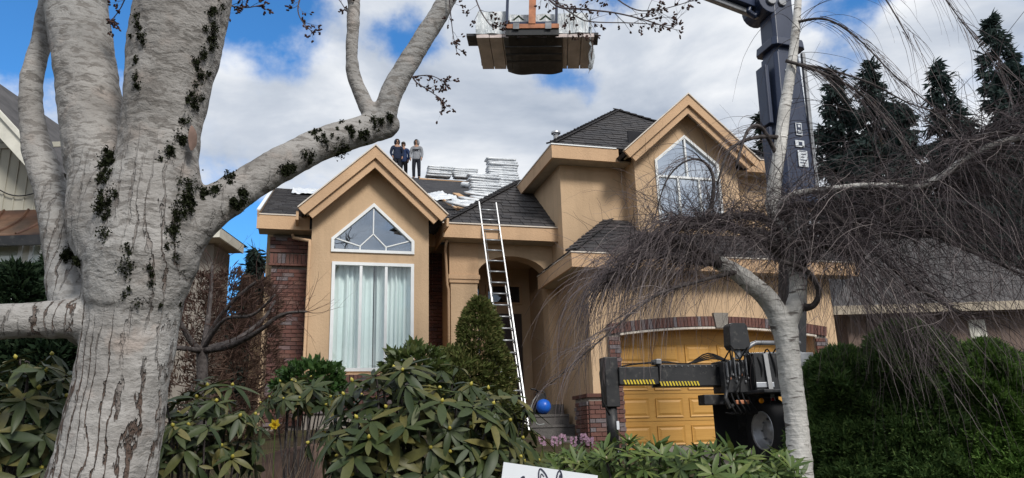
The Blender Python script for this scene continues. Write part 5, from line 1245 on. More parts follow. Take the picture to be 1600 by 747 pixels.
for (wu, s) in ((6.52, 1), (8.98, -1)):
    for wv in (10.14, 8.78, 3.6):
        c = (wu, wv, TG + .47); m = MB(); lathe_x(m, c, [(s * x, r) for x, r in ((.03, .27), (0, .30), (0, .42), (.05, .465), (.24, .47), (.29, .43), (.29, .28))]); wh = tpart(m, 'wheel', 'rubber', None, True)
        m = MB(); lathe_x(m, c, [(s * x, r) for x, r in ((.02, .285), (.0, .275), (.03, .25), (.12, .22), (.14, .13), (.09, .10), (.09, .0))]); tpart(m, 'rim', 'rim_silver', wh, True)
        m = MB()
        for k in range(8):
            a = 6.2832 * k / 8; q = Vector((wu + s * .13, wv + .165 * math.cos(a), TG + .47 + .165 * math.sin(a))); m.tube([q, q + Vector((-s * .03, 0, 0))], .016, 6)
        stuff(tpart(m, 'wheel_nuts', 'steel_grey', wh))
tbox('chassis', 'truck_black', (7.3, 2.6, TG + .55), (8.2, 10.9, TG + .82)); tbox('deck', 'truck_black', (6.55, 3.0, TG + .98), (8.95, 9.3, TG + 1.1)); tbox('subframe', 'truck_black', (6.9, 3.0, TG + .8201), (8.6, 9.4, TG + .9799))
# cab, well out of the picture to the right
m = MB(); m.wall([(6.6, TG + .6), (8.9, TG + .6), (8.9, TG + 2.2), (8.75, TG + 2.9), (6.75, TG + 2.9), (6.6, TG + 2.2)], [], .5, 2.6); cab = tpart(m, 'cab', 'truck_black'); tbox('windscreen', 'coated_glass', (6.8, .47, TG + 1.75), (8.7, .498, TG + 2.65), cab)
# outrigger assembly
tbox('outrigger_housing', 'truck_black', (6.12, 10.28, 2.30), (9.35, 10.72, 2.78))
ob = tbox('outrigger_beam', 'truck_black', (5.05, 10.34, 2.40), (6.119, 10.66, 2.72)); tbox('extension', 'truck_black', (4.42, 10.37, 2.43), (5.049, 10.63, 2.69), ob); tbox('wear_pad', 'steel_grey', (5.0, 10.32, 2.721), (5.09, 10.5, 2.80), ob)
for (a, b, y_) in ((4.5, 5.04, 10.366), (5.06, 5.75, 10.336)):
    n_ = int((b - a) / .05)
    for i in range(n_):
        m = MB(); x = a + .05 * i; z0 = 2.435 if y_ > 10.35 else 2.405
        m.hexa([(x, y_ - .003, z0), (x + .026, y_ - .003, z0), (x + .026, y_, z0), (x, y_, z0), (x - .025, y_ - .003, z0 + .065), (x + .001, y_ - .003, z0 + .065), (x + .001, y_, z0 + .065), (x - .025, y_, z0 + .065)]); tpart(m, 'hazard_stripe', 'hazard_yellow', ob)
m = MB(); m.box((4.22, 10.42, 2.12), (4.43, 10.64, 2.84)); lg = tpart(m, 'outrigger_leg', 'truck_black'); m = MB(); gl = gz(hw(4.33, 10.5, 0).x, hw(4.33, 10.5, 0).y); m.tube([(4.33, 10.54, 2.13), (4.33, 10.54, gl + .12)], .085, 14); tpart(m, 'jack_tube', 'truck_black', lg, True)
m = MB(); m.tube([(4.33, 10.54, gl + .12), (4.33, 10.54, gl + .02)], [.1, .2], 14); tpart(m, 'foot_pad', 'steel_grey', lg, True); m = MB(); m.tube([(4.2, 10.45, 2.8), (4.14, 10.42, 2.6), (4.16, 10.42, 2.2), (4.25, 10.42, 2.0)], .014, 6); tpart(m, 'hydraulic_hose', 'rubber', lg, True)
m = MB(); m.box((4.36, 10.445, 1.80), (4.40, 10.452, 1.92)); tpart(m, 'decal', 'label_white', lg)
# valve block, plates, rails, lamps, strap
vb = tbox('valve_block', 'truck_black', (6.0, 10.15, 2.28), (6.42, 10.279, 2.74))
for k in range(6): tbox('lever', 'steel_grey', (6.03 + .065 * k, 10.1, 2.5 + .03 * (k % 2)), (6.05 + .065 * k, 10.149, 2.72 + .04 * (k % 3)), vb)
for k in range(5):
    m = MB(); x = 6.02 + .09 * k; m.tube(smooth_path([(x, 10.2, 2.3), (x - .05, 10.05, 2.15), (x + .06, 10.08, 1.98), (x + .03, 10.3, 2.0)], 4), .014, 6); tpart(m, 'hose', 'rubber', vb, True)
m = MB(); m.tube([(6.0, 10.1, 2.36), (5.93, 10.06, 2.20), (5.97, 10.06, 2.06), (6.06, 10.08, 2.1)], .03, 6); tpart(m, 'hook', 'truck_black', None, True)
tbox('step_bar', 'rust_paint', (6.1, 10.06, 2.11), (6.32, 10.1, 2.17)); tbox('tool_box', 'truck_black', (5.72, 10.3, 2.12), (6.11, 10.5, 2.27)); tbox('mudflap', 'rubber', (6.1, 10.74, 1.42), (6.5, 10.76, 2.25))
tbox('valance', 'truck_black', (6.12, 10.77, 1.45), (7.3, 10.79, 2.29)); tbox('fender', 'truck_black', (6.3, 9.62, TG + .99), (6.95, 10.73, TG + 1.04)); tbox('rear_panel', 'truck_black', (6.43, 10.0, 2.22), (6.95, 10.27, 2.85)); tbox('rear_locker', 'steel_grey', (6.96, 9.9, 2.22), (7.4, 10.27, 2.85)); tbox('plate', 'label_white', (6.9, 9.86, 2.2), (7.2, 9.89, 2.36)); tbox('bracket', 'galvanised', (6.42, 9.98, 2.34), (6.72, 9.999, 2.42))
m = MB(); m.tube([(6.45, 9.97, 2.15), (6.45, 9.94, 2.15)], .04, 12); tpart(m, 'marker_lamp', 'amber_lens'); m = MB(); m.tube([(6.64, 9.97, 2.16), (6.64, 9.94, 2.16)], .035, 12); tpart(m, 'tail_lamp', 'red_lens')
m = MB(); m.tube([(6.35, 10.2, 2.86), (6.55, 10.2, 3.0), (6.62, 10.2, 3.03), (7.4, 10.2, 3.03)], .035, 8); tpart(m, 'guard_rail', 'steel_grey', None, True); m = MB(); m.tube([(6.35, 10.2, 2.85), (7.4, 10.2, 2.88)], .025, 8); tpart(m, 'guard_rail', 'steel_grey', None, True)
m = MB()
SP = smooth_path([(6.62, 9.97, 2.84), (6.63, 9.95, 2.4), (6.66, 9.94, 2.0), (6.72, 9.94, 1.86), (6.82, 9.94, 1.88), (6.88, 9.95, 2.05), (6.9, 9.96, 2.2)], 4)
for a, b in zip(SP, SP[1:]): m.hexa([a + Vector((-.035, 0, 0)), a + Vector((.035, 0, 0)), a + Vector((.035, .006, 0)), a + Vector((-.035, .006, 0)), b + Vector((-.035, 0, 0)), b + Vector((.035, 0, 0)), b + Vector((.035, .006, 0)), b + Vector((-.035, .006, 0))])
tpart(m, 'strap', 'strap_grey')
m = MB(); m.wall([(6.14, 2.98), (6.18, 2.92), (6.44, 2.92), (6.48, 2.98), (6.46, 3.28), (6.42, 3.32), (6.20, 3.32), (6.16, 3.28)], [], 10.12, 10.32); sc_ = tpart(m, 'control_box', 'truck_black'); m = MB(); m.tube([(6.31, 10.22, 2.78), (6.31, 10.22, 2.93)], .05, 8); tpart(m, 'stand', 'steel_grey', sc_)
for k in range(4):
    m = MB(); z_ = 2.74 + .012 * k; P = [(4.5, 10.40 + .03 * k, 2.70), (4.7, 10.40 + .03 * k, 2.735), (5.2, 10.42 + .03 * k, 2.75 + .01 * k), (5.6, 10.42 + .03 * k, 2.74), (5.9, 10.30 + .03 * k, 2.80 + .03 * k), (6.15, 10.2, 2.74)]; m.tube(smooth_path(P, 4), .011, 6); tpart(m, 'hydraulic_hose', 'rubber', ob, True)
for k in range(7):
    m = MB(); rnd_ = random.Random(k); x = 6.02 + .13 * k; m.tube(smooth_path([(x, 10.16, 2.75), (x + rnd_.uniform(-.1, .1), 10.02, 2.9 + rnd_.uniform(-.1, .05)), (x + rnd_.uniform(-.1, .15), 9.98, 2.6), (x + rnd_.uniform(-.1, .1), 10.1, 2.25)], 4), .012, 6); tpart(m, 'hose', 'rubber', vb, True)
for k in range(8): tbox('fitting', 'rust_paint' if k % 4 == 1 else 'steel_grey', (6.03 + .05 * k, 10.12, 2.42 + .05 * (k % 3)), (6.055 + .05 * k, 10.149, 2.46 + .05 * (k % 3)), vb)
for k in range(10): m = MB(); q = Vector((5.12 + .1 * k, 10.338, 2.69)); m.tube([q, q + Vector((0, -.012, 0))], .012, 6); tpart(m, 'bolt', 'steel_grey', ob)
# crane column and boom (built along its axis in the place it stands)
def W2T(P): P = Vector(P); return Vector((P.dot(HU), P.dot(HV), P.z))
YB = 12.25
def bx_(px, py): return W2T(at(px, py, YB))
def boombox(name, mat, c0, c1, w0, w1, d0, d1, par=None, off=(0, 0)):
    a, b = bx_(*c0), bx_(*c1); ax = (b - a).normalized(); x = Vector((1, 0, 0)) - ax * ax.x; x.normalize(); y = ax.cross(x); s = mpp(at(*c0, YB))
    a = a + x * off[0] + y * off[1]; b = b + x * off[0] + y * off[1]
    ch = .22
    ring = lambda p, w, d: [p + x * (w * s * i / 2) + y * (d * s * j / 2) for i, j in ((-1 + ch, -1), (1 - ch, -1), (1, -1 + ch), (1, 1 - ch), (1 - ch, 1), (-1 + ch, 1), (-1, 1 - ch), (-1, -1 + ch))]
    m = MB(); m.v = [tuple(q) for q in ring(a, w0, d0) + ring(b, w1, d1)]; m.f = [tuple(reversed(range(8))), tuple(range(8, 16))] + [(k, (k + 1) % 8, (k + 1) % 8 + 8, k + 8) for k in range(8)]; m.m = [0] * 10
    return tpart(m, name, mat, par), (a, b, ax, x, y, s)
col_, _ = boombox('crane_column', 'truck_black', (1236, 600), (1240, 330), 34, 36, 34, 36)
bm, F = boombox('boom', 'boom_navy', (1241, 330), (1218, 92), 60, 47, 54, 44)
boombox('boom_section', 'boom_navy', (1221, 110), (1206, -40), 42, 39, 40, 38, bm); boombox('collar', 'boom_navy', (1219, 84), (1218, 72), 58, 56, 54, 52, bm)
boombox('slide_rail', 'boom_navy', (1225, 200), (1216, 110), 8, 8, 26, 26, bm, (-.33, 0)); boombox('slide_rail', 'boom_navy', (1240, 330), (1226, 205), 7, 7, 22, 22, bm, (-.36, 0)); boombox('hydraulic_pipe', 'steel_grey', (1243, 320), (1221, 90), 6, 6, 6, 6, bm, (.28, -.22)); boombox('hydraulic_ram', 'truck_black', (1243, 400), (1232, 200), 17, 15, 17, 15, bm, (.0, .42))
# worn white decals on the boom
a_, b_, ax, x, y, s = F
def decal(px, py, w, h, mat='label_white', lift=.004, dx=0):
    c = bx_(px, py); t_ = (c - a_).dot(ax) / (b_ - a_).length; dpt = lerp(58, 46, t_) * s / 2 + lift; q = a_ + ax * (c - a_).dot(ax) + x * ((c - a_).dot(x) + dx) - y * dpt * (1 if y.y > 0 else -1)
    m = MB(); m.obox(q, x * (w * s / 2), ax * (h * s / 2), y * .002); return tpart(m, 'decal', mat, bm)
decal(1233, 211, 11, 21); decal(1233, 211, 8, 17, 'boom_navy', .009); decal(1233, 207, 4, 4, 'label_white', .013); decal(1233, 215, 5, 4, 'label_white', .013)
decal(1234, 234, 16, 11); decal(1235, 234, 6, 6, 'boom_navy', .009); decal(1239, 257, 17, 27)
for k in range(6): decal(1238 + (k % 2) * 2, 246 + 4.4 * k, 12 - (k % 3) * 3, 1.3, 'boom_navy', .009)
rr_ = random.Random(3)
for k in range(10): decal(1214 + .75 * k, 121 + 5.2 * k, rr_.uniform(3, 6), rr_.uniform(1.5, 3.2))
# elbow and outer boom
el = bx_(1190, 14)
for (dx, dz, rad) in ((0, 0, .24), (.22, -.02, .2)):
    m = MB(); q = el + Vector((dx, 0, dz)); m.tube([q + Vector((0, -.28, 0)), q + Vector((0, .28, 0))], rad, 18); e_o = tpart(m, 'elbow_joint', 'boom_navy', bm); m = MB(); m.tube([q + Vector((0, -.33, 0)), q + Vector((0, .33, 0))], rad * .4, 12); tpart(m, 'pivot_pin', 'steel_grey', bm)
tip_w = at(838, -118, 10.2); ob0, ob1 = el + Vector((-.05, 0, .05)), W2T(tip_w)
m = MB(); m.beam(ob0 + (ob1 - ob0) * .01, ob1, .26, .30); jb_ = tpart(m, 'outer_boom', 'boom_navy'); m = MB(); m.beam(ob0 + Vector((-.05, 0, -.22)), lerp(ob0, ob1, .35) + Vector((0, 0, -.2)), .1, .1); tpart(m, 'ram', 'steel_grey', jb_)
m = MB(); m.tube([el + Vector((-.32, -.1, -.05)), el + Vector((-.36, -.1, -.16)), el + Vector((-.25, -.1, -.24)), el + Vector((-.15, -.1, -.15))], .06, 8); tpart(m, 'link_plate', 'boom_navy', bm)

# ------------------------------------------------------------------ pallet of wrapped shingles hanging from forks
LC = at(831, 55, 10.0)         # middle of the lower front edge
ls = mpp(LC); LX = Vector((math.cos(R(-3)), math.sin(R(-3)), -.055)).normalized(); LY = Vector((-LX.y, LX.x, 0)).normalized(); LZ = LX.cross(LY).normalized()
def lp(a, d, h): return LX * a + LY * d + LZ * h
ld = empty('shingle_pallet', LC); tag(ld, 'pallet of plastic-wrapped shingles hanging in the air above the roof', 'pallet')
def lhexa(name, mat, a0, a1, d0, d1, h0, h1, par=None):
    m = MB(); m.hexa([lp(a0, d0, h0), lp(a1, d0, h0), lp(a1, d1, h0), lp(a0, d1, h0), lp(a0, d0, h1), lp(a1, d0, h1), lp(a1, d1, h1), lp(a0, d1, h1)]); return m.build(name, MAT[mat], par or ld)
W2 = 88 * ls
def wrapped(a0, a1, d0, d1, h0, h1, name, mat, seed):
    m = MB(); nx, nz, ny = 18, 5, 8; rnd = random.Random(seed)
    def j(v): return v + Vector((0, 0, 0)) + LX * noise.noise(v * 6) * .02 + LY * noise.noise(v * 7 + Vector((5, 1, 2))) * .022 + LZ * noise.noise(v * 5) * .016
    def sheet(f, n1, n2):
        b = len(m.v)
        for i in range(n1 + 1):
            for k in range(n2 + 1): m.v.append(tuple(j(f(i / n1, k / n2))))
        for i in range(n1):
            for k in range(n2): q = b + i * (n2 + 1) + k; m.f.append((q, q + n2 + 1, q + n2 + 2, q + 1)); m.m.append(0)
    sheet(lambda s, t: lp(lerp(a0, a1, s), d0, lerp(h0, h1, t)), nx, nz); sheet(lambda s, t: lp(lerp(a1, a0, s), d1, lerp(h0, h1, t)), nx, nz); sheet(lambda s, t: lp(a1, lerp(d0, d1, s), lerp(h0, h1, t)), ny, nz); sheet(lambda s, t: lp(a0, lerp(d1, d0, s), lerp(h0, h1, t)), ny, nz); sheet(lambda s, t: lp(lerp(a0, a1, s), lerp(d0, d1, t), h1), nx, ny); sheet(lambda s, t: lp(lerp(a1, a0, s), lerp(d0, d1, t), h0), nx, ny)
    return m.build(name, MAT[mat], ld, smooth=True)
wrapped(-W2, -.36, 0, 1.0, .03, .40, 'wrapped_stack', 'load_wrap', 1); wrapped(-.345, .36, .02, 1.0, .03, .36, 'wrapped_stack', 'load_wrap', 2); wrapped(.375, W2, 0, 1.0, .03, .37, 'wrapped_stack', 'load_wrap', 3)
# underside boards
n_ = 9
for i in range(n_):
    a = lerp(-W2 + .01, W2 - .1, i / (n_ - 1)); lhexa('pallet_board', 'load_base', a - .0, a + 2 * W2 / n_ - .0015, .01, .99, -.03, .025)
# dark sling sagging under the middle
m = MB(); nx, ny = 16, 8
for i in range(nx + 1):
    for k in range(ny + 1):
        s_, t_ = i / nx, k / ny; m.v.append(tuple(lp(lerp(-.42, .46, s_), lerp(-.03, 1.06, t_), -.04 - .065 * math.sin(math.pi * s_) * (.35 + .65 * t_) - .02 * math.sin(s_ * 9))))
for i in range(nx):
    for k in range(ny): q = i * (ny + 1) + k; m.f.append((q, q + 1, q + ny + 2, q + ny + 1)); m.m.append(0)
m.build('sling_sheet', MAT['truck_black'], ld, smooth=True)
for k in range(3): lhexa('sling_slat', 'truck_black', -.40, .44, .06 + .22 * k, .12 + .22 * k, -.16, -.145)
# crumpled loose wrap at the right end
m = MB(); nx, ny = 8, 10
for i in range(nx + 1):
    for k in range(ny + 1):
        s_, t_ = i / nx, k / ny; v = lp(W2 + .03 + .10 * math.sin(math.pi * t_) * s_, lerp(0, .95, s_), lerp(.38, -.16, t_)); m.v.append(tuple(v + rvec(.022)))
for i in range(nx):
    for k in range(ny): q = i * (ny + 1) + k; m.f.append((q, q + ny + 1, q + ny + 2, q + 1)); m.m.append(0)
m.build('loose_wrap', MAT['load_wrap'], ld, smooth=True)
for s in (-1, 1):
    e0, e1 = (s * (W2 + .0), s * (W2 + .15)); a0, a1 = min(e0, e1), max(e0, e1)
    for k in range(2): lhexa('bearer_slat', 'truck_black', a0 - (.2 if s > 0 else 0), a1 + (.2 if s < 0 else 0), .06 + .16 * k, .2 + .16 * k, .03, .07)
fk = empty('lifting_fork', LC + LZ * .05); tag(fk, 'rusty orange T-shaped lifting fork holding the pallet', 'lifting fork')
fo = -(LZ * .05)
def fpart(name, mat, a0, a1, d0, d1, h0, h1):
    m = MB(); m.hexa([lp(a0, d0, h0) + fo, lp(a1, d0, h0) + fo, lp(a1, d1, h0) + fo, lp(a0, d1, h0) + fo, lp(a0, d0, h1) + fo, lp(a1, d0, h1) + fo, lp(a1, d1, h1) + fo, lp(a0, d1, h1) + fo]); return m.build(name, MAT[mat], fk)
hook_h = (tip_w - LC).z - .1
fpart('mast', 'rust_paint', -.045, .055, -.16, -.06, .10, hook_h); fpart('crossbar', 'rust_paint', -.38, .40, -.15, -.05, .03, .099)
for a in (-.23, .24): fpart('clamp', 'steel_grey', a - .04, a + .05, -.165, -.151, .01, .11)
for a in (-.37, .36): fpart('frame_post', 'boom_navy', a - .02, a + .02, -.10, -.055, .13, 1.5)
fpart('frame_bar', 'boom_navy', -.349, .339, -.10, -.055, .13, .165)
for a in (-.28, .28): fpart('tine', 'truck_black', a - .06, a + .06, -.12, 1.0, -.075, -.035)
fpart('heel_plate', 'truck_black', -.38, .40, -.13, -.08, -.07, .028)
for s in (-1, 1):
    for k in range(1):
        cx = s * .20; m = MB(); q = lp(cx, -.058, .24) + fo; m.v = [tuple(q + lp(a, -.02, b)) for a, b in ((-.1, -.04), (0, .05), (.1, -.04), (.06, -.04), (0, .015), (-.06, -.04))]; m.v += [tuple(Vector(v) + lp(0, .003, 0)) for v in m.v]; m.f = [(0, 5, 4, 1), (1, 4, 3, 2), (7, 10, 11, 6), (8, 9, 10, 7)]; m.m = [0] * 4; m.build('chevron_mark', MAT['hedge_dark'], fk)

# ------------------------------------------------------------------ ladder
u0_, z0_ = huv(806, 640, 14.05); u1_, z1_ = huv(766.5, 352, 15.40)
A = Vector((u0_, 14.05, z0_)); B = Vector((u1_, 15.40, z1_)); dl = (B - A).normalized(); A = A - dl * .62; B = B + dl * .62
lad = empty('extension_ladder', hw(A.x, A.y, A.z), YAW); tag(lad, 'long aluminium extension ladder leaning on the porch eave', 'ladder')
side = Vector((1, 0, 0)); bk = side.cross(dl).normalized(); Ll = (B - A).length; half = .195
for sgn in (-1, 1):
    m = MB(); m.obox(dl * Ll / 2 + side * sgn * half, side * .012, dl * Ll / 2, bk * .024); m.build('rail', MAT['aluminium'], lad)
    m = MB(); m.obox(dl * (Ll * .31) + side * sgn * (half - .032) - bk * .07, side * .010, dl * (Ll * .31), bk * .022); m.build('rail', MAT['aluminium'], lad)
    m = MB(); m.obox(side * sgn * half, side * .03, dl * .03, bk * .07); m.build('foot', MAT['rubber'], lad)
k = .2
while k < Ll:
    m = MB(); m.tube([dl * k - side * half, dl * k + side * half], .017, 8); m.build('rung', MAT['aluminium'], lad, smooth=True); k += .266
m = MB(); m.tube([dl * (Ll * .9) - side * .12 - bk * .05, dl * (Ll * .5) - side * .14 - bk * .08, dl * (Ll * .2) - side * .12 - bk * .06], .006, 5); m.build('rope', MAT['hose_grey'], lad)

# ------------------------------------------------------------------ things on the roof
def roof_uv(px, py):
    d = ray(px, py); t_ = (6.28 - PM * 15.45 - CAM.z) / (d.z - PM * d.dot(HV)); P = CAM + d * t_; return P.dot(HU), P.dot(HV)
def bundle_mesh(seed, L=1.0, W=.36, T=.095):
    m = MB(); nx, ny = 10, 4; o = Vector((seed * 7.3, 1, 2))
    def pt(i, k, s):
        x, y = (i / nx - .5) * L, (k / ny - .5) * W; e = min(1, 4 * min(i / nx, 1 - i / nx) + .55) * min(1, 4 * min(k / ny, 1 - k / ny) + .6)
        v = Vector((x, y, s * T / 2 * e)); return v + Vector((noise.noise(v * 9 + o), noise.noise(v * 8 - o), noise.noise(v * 11 + o) * .7)) * .014
    for s in (-1, 1):
        b = len(m.v)
        for i in range(nx + 1):
            for k in range(ny + 1): m.v.append(tuple(pt(i, k, s)))
        for i in range(nx):
            for k in range(ny):
                q = b + i * (ny + 1) + k; f = (q, q + ny + 1, q + ny + 2, q + 1); m.f.append(f if s > 0 else tuple(reversed(f))); m.m.append(0)
    N = (nx + 1) * (ny + 1); rim_ = [i * (ny + 1) for i in range(nx + 1)] + [nx * (ny + 1) + k for k in range(1, ny + 1)] + [i * (ny + 1) + ny for i in range(nx - 1, -1, -1)] + [k for k in range(ny - 1, 0, -1)]
    for a, b in zip(rim_, rim_[1:] + rim_[:1]): m.f.append((a, b, b + N, a + N)); m.m.append(0)
    return m.mesh('shingle_bundle', MAT['plastic_wrap'], True)
ME_B = [bundle_mesh(k) for k in range(4)]
ORD = ['first', 'second', 'third', 'fourth', 'fifth', 'sixth', 'seventh', 'eighth', 'ninth', 'tenth', 'eleventh', 'twelfth', 'thirteenth', 'fourteenth']
def bundle(u, v, z, rz, tilt, label, group):
    o = bpy.data.objects.new('shingle_bundle', random.choice(ME_B)); COL.objects.link(o); o.location = hw(u, v, z); o.rotation_euler = (Matrix.Rotation(YAW + rz, 3, 'Z') @ Matrix.Rotation(tilt, 3, 'X')).to_euler(); tag(o, label, 'bundle', group); return o
def zmain(v): return zm(v) if v < 28.6 else zm(28.6)
(ua, _), (ub, _) = huv(664, 280, 28.3), huv(747, 284, 28.3)
for lay in range(5):
    for k in range(2):
        bundle(lerp(ua, ub, .26 + .49 * k) + random.uniform(-.04, .04), 28.32 + random.uniform(-.03, .03), zm(28.32) + .14 + .086 * lay, random.uniform(-.03, .03), 0, 'white-wrapped shingle bundle, ' + ORD[4 - lay] + ' layer from the top, ' + ('left', 'right')[k] + ' half of the low ridge stack', 'bundles stacked on the ridge')
us_, vs_ = roof_uv(786, 303)
us_, vs_ = huv(786, 300, 22.5)[0], 22.5
for lay in range(14):
    bundle(us_ + random.uniform(-.04, .04) - (.03 if lay > 8 else 0), vs_ + random.uniform(-.03, .03), zm(vs_) + .12 + .086 * lay, random.uniform(-.05, .05), random.uniform(-.03, .03), 'white-wrapped shingle bundle, ' + ORD[13 - lay] + ' from the top of the tall stack', 'bundles in the tall stack')
for lay in range(8): bundle(us_ - .75 + random.uniform(-.05, .05), vs_ - .5 + random.uniform(-.04, .04), zm(vs_ - .5) + .10 + .086 * lay, random.uniform(-.1, .1), .1, 'white-wrapped shingle bundle, ' + ORD[7 - lay] + ' from the top of the shorter stack left of the tall one', 'bundles in the shorter stack')
for k, (px, py) in enumerate(((772, 300), (760, 304), (776, 309), (752, 312), (762, 316), (745, 321), (736, 327), (727, 331))):
    u_, v_ = roof_uv(px, py); bundle(u_, v_, zm(v_) + .10 + .05 * (k % 2), random.uniform(-.5, .5), math.atan(PM), 'white-wrapped shingle bundle on the slope, ' + ORD[k] + ' down from the tall stack', 'bundles lying on the slope')
def board(pa, pb, w, t_, label, mat='raw_wood', lift=.05, name='plank', v=None, cat='plank', group=None):
    pts = []
    for px, py in (pa, pb):
        if v: u_, z_ = huv(px, py, v); pts.append(hw(u_, v, z_))
        else: u_, v_ = roof_uv(px, py); pts.append(hw(u_, v_, zm(v_) + lift))
    c = (pts[0] + pts[1]) / 2; m = MB(); m.beam(pts[0] - c, pts[1] - c, w, t_); o = m.build(name, MAT[mat], None, c); tag(o, label, cat, group); return o
board((655, 283), (752, 291), .05, .26, 'long raw timber board fixed below the ridge stack', v=28.0)
for k, px in enumerate((692, 740)): board((px, 285), (px, 296), .09, .05, ('left', 'right')[k] + ' short timber bracket under the ridge board', v=27.9)
board((703, 322), (732, 333), .12, .04, 'pale plank lying askew on the roof near the ladder top'); board((712, 305), (735, 318), .2, .05, 'wide pale board tilted on the roof slope'); board((690, 313), (716, 331), .06, .05, 'narrow batten beside the gable edge')
for (pa, pb, lb) in (((706, 323), (742, 326), 'white plastic roll lying behind the ladder top'), ((722, 293), (738, 295), 'small white packet on the dark roof below the ridge')):
    ua_, va_ = roof_uv(*pa); ub_, vb_ = roof_uv(*pb); a, b = hw(ua_, va_, zm(va_) + .12), hw(ub_, vb_, zm(vb_) + .12); c = (a + b) / 2; m = MB(); L_ = [lerp(a, b, i / 8) - c for i in range(9)]; m.tube(L_, [.1 + .02 * noise.noise(p * 9) for p in L_], 12); o = m.build('plastic_roll', MAT['plastic_wrap'], None, c, True); tag(o, lb, 'plastic roll')
u_, v_ = roof_uv(688, 312); c = hw(u_, v_, zm(v_) + .02); m = MB(); n1 = 14
for i in range(n1 + 1):
    for k in range(n1 + 1):
        p = Vector((i / n1 - .5, k / n1 - .5, 0)); m.v.append((p.x * .9, p.y * 1.1, .08 + p.y * 1.1 * PM + .3 * max(0, .5 - p.length) + .10 * noise.noise(p * 7)))
for i in range(n1):
    for k in range(n1): q = i * (n1 + 1) + k; m.f.append((q, q + n1 + 1, q + n1 + 2, q + 1)); m.m.append(0)
o = m.build('plastic_sheet', MAT['plastic_wrap'], None, c, True, YAW); tag(o, 'crumpled clear plastic sheet by the gable edge on the roof', 'plastic sheet')
u_, v_ = roof_uv(452, 300); c = hw(-.2, 20.0, zm(20.0) + .03); m = MB()
for i in range(n1 + 1):
    for k in range(n1 + 1):
        p = Vector((i / n1 - .5, k / n1 - .5, 0)); m.v.append((p.x * .7, p.y * 1.4, .06 + p.y * 1.4 * PM + .07 * noise.noise(p * 6)))
for i in range(n1):
    for k in range(n1): q = i * (n1 + 1) + k; m.f.append((q, q + n1 + 1, q + n1 + 2, q + 1)); m.m.append(0)
o = m.build('plastic_sheet', MAT['plastic_wrap'], None, c, True, YAW); tag(o, 'small pale sheet on the roof just left of the gable', 'plastic sheet')

